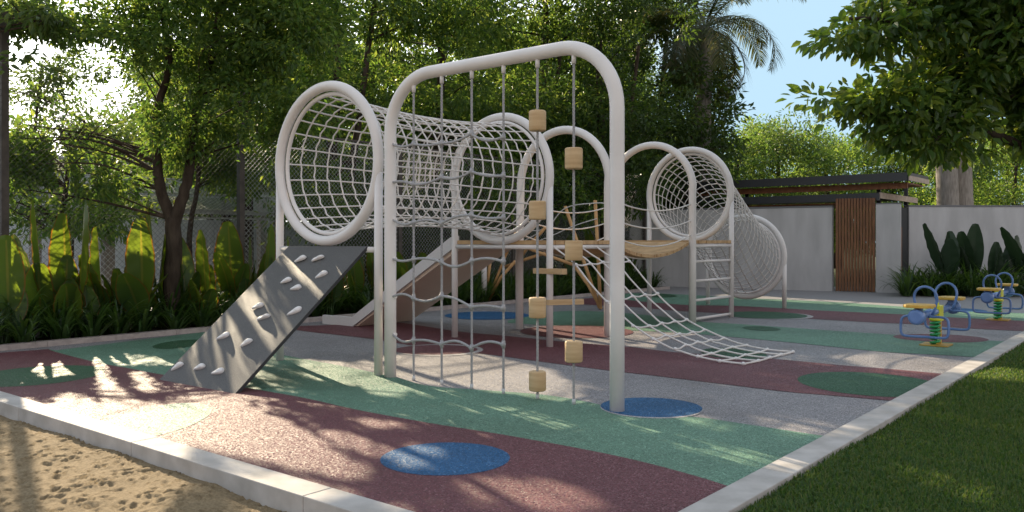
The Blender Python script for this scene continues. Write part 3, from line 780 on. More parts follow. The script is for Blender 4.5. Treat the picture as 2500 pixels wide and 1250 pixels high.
# ------------------------------------------------------------------ chain link fence and court
def chain(mb, o, e, f, L, H, pitch=.085, r=.0021):
    """straight crossing wires of a chain link panel: o corner, e along, f up"""
    e, f = Vector(e).normalized(), Vector(f).normalized(); n = e.cross(f)
    x = -H
    while x < L:
        for sg in (1, -1):
            a, b = (x, 0), (x+H, H)
            x0, y0, x1, y1 = a[0], a[1], b[0], b[1]
            if x0 < 0: y0 += -x0; x0 = 0
            if x1 > L: y1 -= (x1-L); x1 = L
            if y1-y0 > .02:
                if sg == -1: y0, y1 = H-y0, H-y1
                p, q = o+e*x0+f*y0, o+e*x1+f*y1; d = (q-p).normalized(); s_ = d.cross(n)
                off = n*(.0015*sg)
                vs = [c+off+w for c in (p, q) for w in (s_*r, -s_*.5*r+n*.87*r, -s_*.5*r-n*.87*r)]
                mb.add(vs, [(0, 1, 4, 3), (1, 2, 5, 4), (2, 0, 3, 5)], True)
        x += pitch*1.414*.75
    return mb


cf = thing('chain_link_fence', 'tall chain link fence with dark posts behind the planting bed', 'fence', W(13.2, 12))
SF_ = 13.2
for t in (-2.95, .88, 4.71, 8.54, 12.37, 16.2, 20.03, 22.6):
    MB().st(SF_-.05, SF_+.05, t-.05, t+.05, -.1, 4.66 if t < 9 else 3.45).build('post', M['fence_post'], cf)
MB().st(SF_-.04, SF_+.04, -2.9, 8.6, 4.55, 4.63).build('top_rail', M['fence_post'], cf)
MB().st(SF_-.016, SF_+.016, 8.6, 22.6, 3.385, 3.42).build('top_rail', M['fence_post'], cf)
MB().st(SF_-.02, SF_+.02, -2.9, 22.6, .10, .14).build('bottom_rail', M['fence_post'], cf)
mbw = MB(); chain(mbw, W(SF_, -2.9, .1), B3, UP, 11.44, 4.45)
mbw.build('wire_mesh', M['dark_wire'], cf, fix=False)
mbw = MB(); chain(mbw, W(SF_, 8.54, .1), B3, UP, 14.06, 3.3)
mbw.build('wire_mesh', M['galv_wire'], cf, fix=False)

ct = thing('sports_cage', 'galvanised pipe and wire mesh court cage seen through the fence', 'sports cage', W(18.5, 11))
for s, t, z in ((17.5, 7.2, 2.5), (17.5, 8.2, 2.4), (17.5, 12.4, 2.2), (17.5, 16.6, 2.2), (20.6, 8, 3.0), (20.6, 14, 3.0)):
    MB().st(s-.10, s+.10, t-.10, t+.10, -.1, z).build('post', M['concrete_post'], ct)
for (s, z, r) in ((17.35, 2.04, .055), (17.35, 1.90, .022), (19, 2.5, .05), (20.6, 2.95, .05), (21.4, 3.4, .04)):
    MB().tube([W(s, 5.2, z), W(s, 20, z)], r, 10).build('pipe', M['galv'], ct)
for t in (5.4, 9.3, 13.2, 17.1):
    MB().tube([W(17.35, t, 2.04), W(20.6, t, 2.95)], .03, 8).build('rafter', M['galv'], ct)
MB().tube([P(85, 445, 17.2), P(250, 610, 16.4)], .08, 12).build('brace', M['galv'], ct)
MB().tube([P(85, 445, 17.2), P(130, 446, 19), P(420, 450, 24)], .03, 8).build('pipe', M['galv'], ct)
mbw = MB(); chain(mbw, W(17.35, 5.2, .1), B3, UP, 14.6, 1.9, .12, .0042)
mbw.build('wire_mesh', M['galv_wire'], ct, fix=False)
mbw = MB(); fd = (W(20.6, 5.2, 2.95)-W(17.35, 5.2, 2.04)); chain(mbw, W(17.35, 5.2, 2.04), B3, fd, 14.6, fd.length, .12, .0042)
mbw.build('roof_mesh', M['galv_wire'], ct, fix=False)
cw = thing('court_wall', 'low pale wall with dark joints at the back of the fenced court', 'wall', W(23, 12))
for k in range(9):
    MB().st(23, 23.2, -4+3.6*k, -4+3.6*k+3.56, -.1, 2.0).build('wall_panel', M['court_wall'], cw)
sheet('court_floor', [W(14.2, 0), W(14.2, 24), W(23, 26), W(23, -6)], -.05, M['court_floor'], 'blue grey hard court floor behind the fence', 'court')
bd = thing('house', 'distant house with a low grey hipped roof beyond the court', 'house', Vector((-17.5, 42, 0)))
MB().ax(-22, -13, 38, 46, -.1, 4.2).build('wall', M['court_wall'], bd)
q = MB(); q.add([(-23, 37, 4.2), (-12, 37, 4.2), (-12, 47, 4.2), (-23, 47, 4.2), (-19, 42, 6.4), (-16, 42, 6.4)], [(0, 1, 5, 4), (1, 2, 5), (2, 3, 4, 5), (3, 0, 4), (0, 3, 2, 1)], False)
q.build('roof', M['roof'], bd)
lp = thing('light_pole', 'slim grey light pole seen through the left tree', 'pole', Vector((-15.5, 32, 0)))
MB().tube([(-15.5, 32, -.1), (-15.5, 32, 5.2)], .09, 10).build('pole', M['galv'], lp)
MB().ax(-15.75, -15.25, 31.9, 32.1, 5.2, 5.32).build('lamp_head', M['dark_steel'], lp)

# ------------------------------------------------------------------ foliage
gen = np.random.default_rng(21)
LIT = [  # ground outlines to be sunlit: leaves on their sun paths are cut away
    ([(55, 885), (300, 864), (330, 888), (110, 926)], 1.0),
    ([(300, 866), (480, 874), (480, 900), (310, 892)], .5),
    ([(24, 905), (66, 910), (42, 946), (22, 946)], 1.0),
    ([(18, 1010), (20, 968), (60, 972), (128, 992), (140, 958), (212, 965), (270, 1008), (256, 976), (222, 903), (256, 903), (332, 985), (420, 985), (560, 984), (640, 1006), (700, 1036), (640, 1068), (480, 1088), (330, 1250), (18, 1250)], 1.0),
    ([(312, 908), (346, 905), (394, 957), (350, 966)], 1.0),
    ([(500, 1092), (560, 1066), (650, 1055), (702, 1036), (760, 1062), (805, 1100), (885, 1140), (905, 1172), (820, 1166), (640, 1122)], 1.0),
    ([(760, 1052), (900, 1058), (975, 1104), (935, 1122), (860, 1100)], 1.0),
    ([(850, 1018), (1000, 1038), (1045, 1049), (900, 1042)], 1.0),
    ([(560, 1165), (760, 1180), (1000, 1235), (1000, 1250), (640, 1250)], .965),
    ([(930, 1105), (1010, 1085), (1090, 1100), (1000, 1150)], .985),
    ([(730, 878), (860, 885), (960, 866), (1200, 862), (1340, 896), (1450, 988), (1330, 978), (1210, 957), (960, 928), (850, 945), (760, 918)], 1.0),
    ([(880, 932), (1000, 938), (985, 972), (900, 962)], 1.0),
    ([(1000, 1025), (1090, 1015), (1110, 1040), (1040, 1055)], 1.0),
    ([(1235, 1005), (1300, 1000), (1440, 1050), (1400, 1066)], 1.0),
    ([(1280, 796), (1540, 798), (1880, 838), (1860, 864), (1560, 846), (1400, 838)], 1.0),
    ([(2040, 872), (2180, 858), (2340, 880), (2300, 916), (2150, 902)], 1.0),
    ([(1860, 1008), (2100, 1045), (2060, 1068), (1900, 1060)], .985),
    ([(1620, 1005), (1700, 1012), (1790, 1050), (1720, 1050)], 1.0),
    ([(1600, 1075), (1760, 1085), (1990, 1135), (1940, 1160), (1780, 1130)], .97),
    ([(1100, 1160), (1400, 1180), (1500, 1250), (1200, 1250)], .93),
    ([(2300, 880), (2500, 890), (2500, 930), (2350, 920)], .97),
    ([(1095, 985), (1250, 998), (1310, 1022), (1180, 1010)], 1.0),
    ([(1500, 1012), (1600, 1038), (1700, 1075), (1560, 1052)], .985),
    ([(1000, 945), (1100, 955), (1135, 976), (1030, 966)], 1.0),
    ([(1050, 1040), (1150, 1052), (1230, 1075), (1120, 1066)], 1.0),
    ([(2200, 1130), (2400, 1180), (2350, 1220), (2250, 1170)], .97),
    ([(1750, 716), (2250, 745), (2260, 758), (1750, 728)], .97),
    ([(2330, 758), (2600, 770), (2600, 784), (2330, 770)], 1.0),
]


def board_gap(l0, l1, r0, r1):
    """sun paths that end on the climbing board between fractions l0..l1 of its left edge and r0..r1 of its right edge"""
    def px(p):
        d = p.z/math.tan(SUN_EL); g = Vector((p.x-SUN_AZ.x*d, p.y-SUN_AZ.y*d)); return (1250+g.x*F/g.y, HZ+F*CH/g.y)
    L = lambda k: B1_.lerp(tl, k); R = lambda k: B0.lerp(tr, k)
    return [px(L(l0)), px(L(l1)), px(R(r1)), px(R(r0))]
for q_ in ((.25, .35, -.06, .01), (.54, .65, .215, .29), (.88, .98, .59, .67)): LIT.append((board_gap(*q_), 1.0))


def inpoly(u, v, poly):
    c = np.zeros(len(u), bool); n = len(poly)
    for i in range(n):
        (x0, y0), (x1, y1) = poly[i], poly[(i+1) % n]
        if y0 == y1: continue
        hit = ((y0 > v) != (y1 > v)) & (u < (x1-x0)*(v-y0)/(y1-y0)+x0); c ^= hit
    return c


def sun_gap(p):
    d = p[:, 2]/math.tan(SUN_EL); gx, gy = p[:, 0]-SUN_AZ.x*d, p[:, 1]-SUN_AZ.y*d
    # roughen the cut sun patches: shift the outline a little from leaf to leaf
    gx = gx+gen.normal(0, .03, len(gx)); gy = np.maximum(.5, gy+gen.normal(0, .05, len(gy)))
    u = 1250+gx*F/gy; v = HZ+F*CH/gy; kill = np.zeros(len(u), bool)
    for poly, pr in LIT:
        kill |= inpoly(u, v, poly) & (gen.random(len(u)) < pr)
    return kill


def leafset(c, axis, L, w, six=False, fold=.18):
    """c (N,3) leaf bases, axis (N,3) unit directions, L, w (N)"""
    n = len(c); r = gen.normal(0, 1, (n, 3))*.55; r[:, 2] += 1.0
    sd = np.cross(axis, r); sd /= np.linalg.norm(sd, axis=1, keepdims=True)+1e-9
    nr = np.cross(sd, axis); L, w = L[:, None], w[:, None]
    if six:
        a = c+axis*L*.33; b = c+axis*L*.70-nr*L*.03; tip = c+axis*L-nr*L*.10
        V = np.stack([c, a+sd*w*.5+nr*w*fold, b+sd*w*.36+nr*w*fold*.8, tip, b-sd*w*.36+nr*w*fold*.8, a-sd*w*.5+nr*w*fold], 1).reshape(-1, 3)
        k = np.arange(n)*6
        Fc = np.concatenate([np.stack([k, k+1, k+2, k+3], 1), np.stack([k, k+3, k+4, k+5], 1)])
    else:
        a = c+axis*L*.45; tip = c+axis*L-nr*L*.06
        V = np.stack([c, a+sd*w*.5+nr*w*fold, tip, a-sd*w*.5+nr*w*fold], 1).reshape(-1, 3)
        k = np.arange(n)*4; Fc = np.stack([k, k+1, k+2, k+3], 1)
    return V, Fc


def sprays(ells, n, gap=.0, seed=0):
    """points in the union of ellipsoids, thick towards the rim, thinned by a noise field so that crowns have holes"""
    g = np.random.default_rng(seed); vol = np.array([e[3]*e[4]*e[5] for e in ells])**.7
    idx = g.choice(len(ells), n*2, p=vol/vol.sum()); E = np.array([e[:6] for e in ells], float)[idx]
    d = g.normal(0, 1, (n*2, 3)); d /= np.linalg.norm(d, axis=1, keepdims=True)
    rr_ = g.random(n*2)**.42
    p = E[:, :3]+d*E[:, 3:6]*rr_[:, None]
    k1 = g.normal(0, 1.5, (5, 3)); ph = g.uniform(0, 6.28, 5)
    f = np.sin(p@k1.T+ph).sum(1)
    keep = f > np.quantile(f, gap); p, d = p[keep][:n], d[keep][:n]
    return p, d


def tree(name, label, cat, base, stems, ells, n_spray, per, L, spread, mat_, seed, group=None, gap=.25, six=False, limbs=18, cull=True, wl=.42, droop=.25, lo=.7):
    t = thing(name, label, cat, base, group); r = random.Random(seed)
    tr = MB()
    for pts, rad in stems:
        q = spline([Vector(p) for p in pts], 5); m = len(q)
        ra_ = [rad[0]+(rad[1]-rad[0])*(i/(m-1)) for i in range(m)]
        ra_[0] *= 1.25
        tr.tube([p+Vector((r.uniform(-.012, .012), r.uniform(-.012, .012), 0)) for p in q], ra_, 10)
    P0, d = sprays(ells, n_spray, gap, seed)
    # limbs: from the stems out to the sprays
    allp = [(Vector(p), rad[0]+(rad[1]-rad[0])*i/(max(1, len(pts)-1))) for pts, rad in stems for i, p in enumerate(spline([Vector(p) for p in pts], 4)) if i >= 5 for _ in (0,)] if stems else []
    for k in range(limbs):
        if not allp: break
        tgt = Vector(P0[r.randrange(len(P0))])
        cand = [a for a in allp if a[0].z < tgt.z+.3] or allp
        a = min(cand, key=lambda q_: (q_[0]-tgt).length+.8*abs(tgt.z-.5-q_[0].z))
        st = a[0]; mid = st.lerp(tgt, .5)+Vector((r.uniform(-.2, .2), r.uniform(-.2, .2), r.uniform(0, .35)))*((tgt-st).length*.35)
        q = spline([st, mid, tgt], 5); r0 = min(.045, .008+.009*(tgt-st).length)
        tr.tube(q, [r0*(1-.8*i/(len(q)-1)) for i in range(len(q))], 6)
        for _ in range(2):
            j = r.randrange(4, len(q)); tg2 = q[j]+Vector((r.uniform(-1, 1), r.uniform(-1, 1), r.uniform(-.3, .7)))*.7
            tr.tube([q[j], (q[j]+tg2)/2+Vector((0, 0, .06)), tg2], [r0*.4, r0*.28, r0*.12], 5)
    if tr.v: tr.build('trunk', M['bark'], t, fix=False)
    n = len(P0)
    cc = np.repeat(P0, per, 0); dd = np.repeat(d, per, 0); N = n*per
    o = gen.normal(0, 1, (N, 3)); o /= np.linalg.norm(o, axis=1, keepdims=True)
    off = o*(gen.random(N)**.5)[:, None]*np.array(spread)
    pos = cc+off
    ax = o*.9+dd*.5+gen.normal(0, .35, (N, 3)); ax[:, 2] -= droop; ax /= np.linalg.norm(ax, axis=1, keepdims=True)
    if cull:
        keep = ~(sun_gap(pos) | sun_gap(pos+ax*L*.5) | sun_gap(pos+ax*L)); pos, ax = pos[keep], ax[keep]
    LL = L*gen.uniform(lo, 1.25, len(pos)); ww = LL*wl*gen.uniform(.85, 1.15, len(pos))
    V, Fc = leafset(pos, ax, LL, ww, six)
    raw('crown', V, Fc, mat_, t)
    return t


def stem(x, y, h, r, lean=(0, 0), z0=-.1, r1=.4):
    return ([(x, y, z0), (x+lean[0]*.3+rnd.uniform(-.1, .1), y+lean[1]*.3, h*.35), (x+lean[0]*.7+rnd.uniform(-.15, .15), y+lean[1]*.7, h*.7), (x+lean[0], y+lean[1], h)], (r, r*r1))


# the forked tree in the planting bed
x, y = -5.28, 13.05
f0 = Vector((x+.02, y, 1.72))
stems = [([(x-.02, y, -.1), (x-.01, y, .6), (x+.03, y, 1.2), tuple(f0)], (.135, .115)),
         ([tuple(f0-UP*.08), (x-.14, y+.02, 2.05), (x-.24, y+.03, 2.6), (x-.24, y, 3.3), (x-.05, y, 4.2), (x-.2, y-.1, 5.4)], (.095, .04)),
         ([tuple(f0-UP*.08), (x+.16, y-.02, 2.0), (x+.27, y, 2.5), (x+.33, y, 3.2), (x+.55, y+.1, 4.2), (x+.8, y+.1, 5.6)], (.10, .04))]
ells = [(x-1.5, y+.1, 2.55, .85, .8, .42), (x-2.5, y+.1, 2.45, .8, .8, .45), (x-1.0, y-.2, 2.35, .6, .6, .3), (x-2.3, y, 3.0, .8, .9, .5), (x-1.1, y, 3.6, 1.2, 1.2, .7), (x+.2, y, 3.1, .9, 1.0, .55), (x+1.45, y-.1, 2.55, .8, .8, .40), (x+1.5, y, 3.5, 1.1, 1.2, .8), (x-.2, y, 4.5, 1.7, 1.6, .8), (x-2.0, y+.3, 4.6, 1.2, 1.3, .6), (x+2.0, y, 4.7, 1.1, 1.3, .9), (x, y, 5.8, 2.4, 2.0, 1.0)]
tree('forked_tree', 'small tree with forked trunk rising among paddle leaf plants at left', 'tree', (x, y, 0), stems, ells, 3000, 22, .108, (.23, .23, .15), M['leaf'], 5, gap=.30, limbs=46)
# sparse branch hanging in at the top left
ells = [(-7.9, 12.6, 4.7, 1.3, 1.2, .45), (-7.0, 11.5, 3.75, .55, .5, .38), (-7.3, 11.4, 3.25, .35, .4, .25), (-6.4, 11.8, 4.55, .9, .7, .3)]
tree('leaning_tree', 'thin yellowish leaved tree reaching in past the left fence post', 'tree', (-9.4, 12.4, 0), [([(-9.4, 12.4, -.1), (-9.2, 12.3, 2), (-8.9, 12.3, 4), (-8.2, 12.3, 5)], (.15, .05))], ells, 150, 14, .14, (.24, .24, .16), M['leaf_yel'], 8, gap=.2, six=True, limbs=20, droop=.6)
# crowns beyond the fence; last two added as low blockers shading the paddle plants
BG = [(-9.2, 17.4, 4.3, 1.5, 'L', 1.6), (-8.1, 14.6, 3.7, 1.25, 'L', 1.5), (-6.3, 20.0, 9.5, 2.5, 'L', 3.0), (-4.0, 18.9, 9.0, 2.3, 'M', 2.2), (-1.7, 21.3, 10, 2.7, 'M', 2.3), (.5, 23.4, 10, 2.7, 'M', 2.2), (2.75, 24.0, 9.6, 2.5, 'D', 2.6), (4.9, 28.6, 9.4, 2.5, 'D', 2.2),
      (-8.6, 25.0, 7.4, 2.8, 'Y', 2.4), (-4.6, 26.5, 7.8, 3.0, 'Y', 2.4), (-.6, 28.5, 8.2, 3.0, 'M', 2.4), (2.6, 31.0, 8.6, 3.2, 'M', 2.4), (-17.5, 24, 8, 2.6, 'M', 3), (-11.8, 33, 8, 3.4, 'Y', 2.4), (-5.5, 34, 8.4, 3.6, 'M', 2.4), (.5, 37, 9, 3.8, 'M', 2.4), (4.6, 38, 9, 3.0, 'M', 2.4), (5.45, 26.0, 6.3, 1.5, 'D', 1.9), (-12.6, 22.5, 6.0, 1.9, 'Y', 1.8), (-6.4, 17.0, 4.4, .9, 'L', 2.7), (-4.9, 17.4, 4.3, .9, 'L', 2.6)]
desc = ['small bushy tree low behind the fence at the left edge', 'bushy young tree between the dark fence post and forked tree', 'light leaved tree behind the fence, right of the forked tree', 'leafy tree just behind the fence above the left ring', 'tall leafy tree behind the fence, above the net tunnel', 'tall tree behind the fence, framed inside the rope arch', 'dark tree with upright trunk at the end of the planting bed', 'dark dense tree left of the palm, behind the white wall',
        'yellow green tree far behind the forked tree', 'yellow green tree in the second row behind the left ring', 'tall tree in the second row behind the rope arch', 'tall tree in the second row behind the hanging bridge', 'tree far left beyond the court, mostly outside the view', 'yellow green tree in the last row above the court roof', 'tall tree in the last row behind the left ring', 'tall tree in the last row behind the rope arch', 'tall tree in the last row left of the palm', 'dark bushy tree wrapped around the feathery palm behind the white wall', 'pale yellow green tree beyond the court near the left edge', 'small round headed tree added behind the fence to shade the paddle plants, just right of the forked trunk', 'small round headed tree added behind the fence to shade the paddle plants, just left of the near ring']
for i, (x, y, h, R, kind, zb) in enumerate(BG):
    r = random.Random(100+i); m_ = {'L': M['leaf'], 'M': M['leaf'], 'D': M['leaf_dark'], 'Y': M['leaf_yel']}[kind]
    ells = []
    nlev = 4 if h > 6 else 3
    for lv in range(nlev):
        z = zb+.5+(h-zb-.8)*lv/(nlev-1); k = 4 if lv < nlev-1 else 3
        for j in range(k):
            a = 6.283*j/k+r.uniform(0, 1.5); q = R*(.62 if lv < nlev-1 else .4)
            ells.append((x+q*math.cos(a), y+q*math.sin(a), z+r.uniform(-.4, .4), R*r.uniform(.42, .6), R*r.uniform(.42, .6), (h-zb)/nlev*r.uniform(.5, .72)))
    far = y > 25
    L = .15 if not far else .20
    ns = int((1100 if far else 1450)*(R/2.6)**2*(h/10)**.7)
    stems = [stem(x, y, h*.9, .16 if h > 6 else .07, (r.uniform(-.5, .5), r.uniform(-.3, .3)))]
    if i in (3, 5, 6): stems.append(([(x, y, 1.6), (x+.35, y, 2.8), (x+.6, y+.1, 4.6), (x+.9, y+.2, 7)], (.11, .05)))
    tree('tree', desc[i], 'tree', (x, y, 0), stems, ells, ns, 20, L, (.30, .30, .20) if not far else (.42, .42, .28), m_, 40+i, 'trees behind the chain link fence', gap=.22, limbs=26 if not far else 12)

# overhanging tree at the right, close to the viewer
x, y = 8.6, 11.9
ells = [(6.4, 10.7, 3.9, 1.35, 1.3, .75), (4.75, 10.4, 4.02, .95, .55, .26), (4.9, 10.5, 3.05, 1.0, .65, .34), (6.1, 10.9, 2.78, 1.0, .8, .32), (5.7, 10.8, 3.45, .9, .9, .4), (7.9, 11.6, 4.4, 1.7, 1.7, 1.5), (5.9, 10.5, 4.7, 1.4, 1.2, .6), (7.4, 11.2, 2.95, 1.0, .9, .45), (6.9, 11, 3.35, 1.3, .9, .5), (5.4, 10.6, 4.35, 1.1, .8, .4), (6.6, 10.6, 4.9, 1.5, 1.2, .5), (4.35, 10.4, 3.92, .62, .4, .2), (4.4, 10.4, 3.05, .8, .5, .36), (5.3, 10.6, 2.7, .9, .6, .28)]
stems = [([(x, y, -.1), (x-.1, y, 1.2), (x-.3, y-.1, 2.2), (x-.5, y-.2, 3.6), (x-.7, y-.3, 5.2)], (.22, .09)),
         ([(x-.25, y-.05, 1.7), (7.4, 11.4, 2.35), (6.4, 11.0, 2.75), (5.2, 10.6, 2.95), (4.3, 10.45, 2.98)], (.09, .014)),
         ([(x-.45, y-.2, 3.2), (7.2, 11.1, 3.6), (5.9, 10.7, 3.9), (4.6, 10.4, 4.12), (4.0, 10.4, 4.12)], (.08, .012)),
         ([(x-.3, y-.1, 2.3), (7.3, 11.3, 3.0), (6.4, 10.9, 3.3), (5.6, 10.7, 3.45)], (.06, .014))]
tree('overhanging_tree', 'large leaved tree overhanging from the right edge above the gate', 'tree', (x, y, 0), stems, ells, 1350, 16, .15, (.26, .26, .16), M['leaf_big'], 79, gap=.1, six=True, limbs=50, cull=False, wl=.50, droop=.45)

# trees beyond the white wall: two kinds, then copies
far_lab = 'sunlit yellow green tree in the line beyond the white wall'
protos = []
for i in range(3):
    r = random.Random(300+i); ells = []
    for lv in range(3):
        for j in range(5):
            a = 6.283*j/5+r.uniform(0, 1); q = (1.7, 1.5, .8)[lv]
            ells.append((q*math.cos(a), q*math.sin(a), 1.9+1.5*lv+r.uniform(-.5, .5), r.uniform(.9, 1.4), r.uniform(.9, 1.4), r.uniform(.6, .95)))
    protos.append(tree('far_tree', far_lab, 'tree', (0, 0, 0), [stem(0, 0, 4.6, .14)], ells, 620, 16, .16, (.42, .42, .28), M['leaf' if i != 1 else 'leaf_yel'], 310+i, 'trees beyond the white wall', gap=.25, cull=False, limbs=14))
spots = [(9.7, 36, 1.0), (12.0, 38, 1.2), (13.8, 37, .94), (15.6, 40, 1.08), (17.6, 37.5, .98), (19.6, 39, 1.05), (21.8, 37, 1.1), (24, 39, 1.3), (26.5, 38, 1.25), (29.0, 40, 1.3), (8.0, 39, 1.05), (13.2, 44, 1.3), (17.2, 45, 1.25), (22.5, 46, 1.4), (16.0, 30, .82), (18.6, 31, .9), (20.8, 30.5, .95)]
for i, (x, y, s_) in enumerate(spots):
    if i < 3: o = protos[i]; o.location = (x, y, 0); o.rotation_euler = (0, 0, i); o.scale = (s_, s_, s_)
    else: dup(protos[i % 3], (x, y, 0), i*1.7, s_)

# dense shrubs right behind the fence
sh_lab = 'dark dense shrub pressed against the back of the chain link fence'
shp = tree('shrub', sh_lab, 'shrub', (0, 0, 0), [stem(0, 0, 1.6, .05)], [(0, 0, .8, .9, .9, .75), (.4, .2, 1.7, .7, .7, .6), (-.4, -.1, 1.5, .7, .7, .6)], 420, 16, .11, (.22, .22, .18), M['leaf_dark'], 400, 'shrubs behind the fence', gap=.1, cull=False, limbs=8)
for i, t in enumerate([12.6, 14.0, 15.4, 16.8, 18.2, 19.6, 21.0, 22.4, 23.6, 24.8]):
    p = W(14.6+.3*(i % 2), t); s_ = 1.0+.12*((i*7) % 3)
    if i == 0: shp.location = p
    else: dup(shp, p, i*2.1, s_)

# ------------------------------------------------------------------ palms
def palm(label, x, y, h, r, nf, FL, seed, trunk_m='palm_bark'):
    g = random.Random(seed); t = thing('palm_tree', label, 'palm tree', (x, y, 0))
    mb = MB(); n = 40
    mb.tube([(x+.05*math.sin(i*.2), y, -.1+(h+.1)*i/n) for i in range(n+1)], [r*(1.05-.25*i/n)*(1+.025*(i % 2)) for i in range(n+1)], 18)
    mb.build('trunk', M[trunk_m], t, fix=False)
    Vs, Fs, k0 = [], [], 0; stemmb = MB()
    for f in range(nf):
        az = 6.283*f/nf*2.4+g.uniform(-.2, .2); el = g.uniform(-.45, 1.25); L = FL*g.uniform(.85, 1.1); m = 26
        pts = []; p = Vector((x, y, h)); e = el
        for i in range(m+1):
            pts.append(p.copy()); e -= (1.9+.9*(1-el))/m*(.4+1.1*i/m)
            p = p+Vector((math.cos(az)*math.cos(e), math.sin(az)*math.cos(e), math.sin(e)))*(L/m)
        stemmb.tube(pts, [.03*(1-.85*i/m) for i in range(m+1)], 5, caps=False)
        for i in range(3, m+1):
            for sub in (0, .33, .66):
                if i+sub > m: continue
                q = pts[i].lerp(pts[min(m, i+1)], sub); T = (pts[min(m, i+1)]-pts[i-1]).normalized(); sd = T.cross(UP).normalized(); upv = sd.cross(T)
                ll = .62*FL/3*math.sin(math.pi*min(1, .12+.86*(i+sub)/m))**.6
                for sg in (-1, 1):
                    d = (T*.55+sd*sg*.85+upv*g.uniform(-.05, .45)-UP*.15).normalized(); w = .014*FL/3
                    a = q+d*ll*.5-UP*ll*.07; b = q+d*ll-UP*ll*(.36+g.uniform(0, .2)); wv = d.cross(upv).normalized()*w if d.cross(upv).length > 1e-3 else Vector((w, 0, 0))
                    Vs += [q-wv*.6, q+wv*.6, a+wv, a-wv, b]; Fs += [(k0, k0+1, k0+2, k0+3)]; Fs += [(k0+3, k0+2, k0+4, k0+4)]; k0 += 5
    o = MB(); o.v = Vs+[]; o.f = [tuple(dict.fromkeys(q)) for q in Fs]; o.sm = [False]*len(o.f); o.mi = [0]*len(o.f)
    o.build('crown', M['frond'], t, fix=False); stemmb.build('frond_stem', M['frond'], t, fix=False)
    return t
palm('palm with drooping feathery fronds against the sky, left of centre gap', 6.1, 26.6, 8.1, .27, 22, 3.5, 1, 'palm_bark')
palm('left one of two thick grey palm trunks behind the right wall', 13.55, 26.2, 9.2, .32, 20, 3.6, 2)
palm('right one of two thick grey palm trunks behind the right wall', 14.35, 26.9, 9.6, .34, 20, 3.6, 3)

# ------------------------------------------------------------------ paddle leaf plants
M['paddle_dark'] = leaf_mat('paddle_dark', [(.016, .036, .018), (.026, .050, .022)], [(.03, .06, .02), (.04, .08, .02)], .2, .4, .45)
def paddle(label, base, leaves, grp, seed, cat='plant', pm=M['paddle']):
    """leaves: (azimuth, lean, height, width)"""
    g = random.Random(seed); t = thing('paddle_plant', label, cat, base, grp); V, Fq, E = [], [], []; stm = MB()
    for (az, lean, H, Wd) in leaves:
        pet = H*.34; bl = H-pet*.9; nu, nv = 8, 16; p = Vector(base)+Vector((g.uniform(-.06, .06), g.uniform(-.06, .06), 0)); ang = lean*.45
        dirh = Vector((math.cos(az), math.sin(az), 0)); spn = []; tot = 30
        for i in range(tot+1):
            spn.append(p.copy()); a = ang+lean*.75*(i/tot)**1.5
            p = p+(dirh*math.sin(a)+UP*math.cos(a))*(H/tot)
        i0 = int(tot*.30); stm.tube(spn[:i0+3], [.022*(1-.5*i/(i0+2)) for i in range(i0+3)], 7)
        tw = g.uniform(-.7, .7); sd0 = dirh.cross(UP).normalized(); sd0 = sd0*math.cos(tw)+dirh*math.sin(tw)
        k0 = len(V); fold = g.uniform(.10, .38)
        for j in range(nv+1):
            x = j/nv; fi = i0+(tot-i0)*x; q = spn[int(min(tot-1, fi))].lerp(spn[min(tot, int(fi)+1)], fi-int(fi))
            T = (spn[min(tot, int(fi)+1)]-spn[max(0, int(fi)-1)]).normalized(); sd = (sd0-T*sd0.dot(T)).normalized(); nn = T.cross(sd)
            wv = Wd*.5*(math.sin(math.pi*min(1, .04+.96*x)**.82)**.62 if x < 1 else .02)
            for i in range(nu+1):
                y = -1+2*i/nu; rip = .010*math.sin(x*31+seed+y*2)*abs(y)
                V.append(q+sd*(wv*y)+nn*(wv*fold*abs(y)+rip)); E.append(abs(y) if x < .93 else max(abs(y), (x-.86)/.14))
        for j in range(nv):
            for i in range(nu):
                a = k0+j*(nu+1)+i; Fq.append((a, a+1, a+nu+2, a+nu+1))
    o = raw('leaves', np.array([tuple(v) for v in V]), np.array(Fq), pm, t, True)
    at = o.data.attributes.new('edge', 'FLOAT', 'POINT'); at.data.foreach_set('value', np.array(E, np.float32))
    stm.build('stalks', M['lily'], t)
    return t


PL = [(10, 600, 5, 'at the left edge beside the dark fence post'), (105, 522, 6, 'with the largest sunlit yellow green leaf at left'), (168, 552, 5, 'with a broad glowing leaf right of the largest leaf'), (200, 523, 4, 'with one narrow upright leaf near the left brace'), (252, 580, 5, 'in front of the concrete court post'), (310, 612, 5, 'low and dark, left of the forked trunk'), (345, 560, 4, 'with curled orange edged leaf tips left of the trunk'), (385, 518, 5, 'with a tall leaf directly behind the forked trunk'), (452, 520, 5, 'with a tall orange tipped leaf right of the trunk'), (500, 585, 5, 'in the middle of the bed, third right of the trunk'), (565, 566, 5, 'next to the second dark fence post'), (612, 600, 5, 'just left of the climbing board top'), (655, 572, 4, 'with one upright leaf beside the left ring post'), (705, 600, 5, 'hidden behind the top of the climbing board')]
PL2 = [(805, 640, 'seen below the left ring'), (868, 612, 'seen between the climbing board and arch'), (925, 600, 'behind the left arch post'), (985, 606, 'seen through the first column of the rope grid'), (1045, 600, 'seen through the second column of the rope grid'), (1100, 612, 'behind the upper end of the slide'), (1395, 560, 'under the hand ropes of the hanging bridge'), (1455, 556, 'beside the upright round timber pole'), (1520, 600, 'near the left end of the white wall')]
grpn = 'paddle leaf plants in the planting bed'
def onbed(u, s): return PS(u, 700, s)
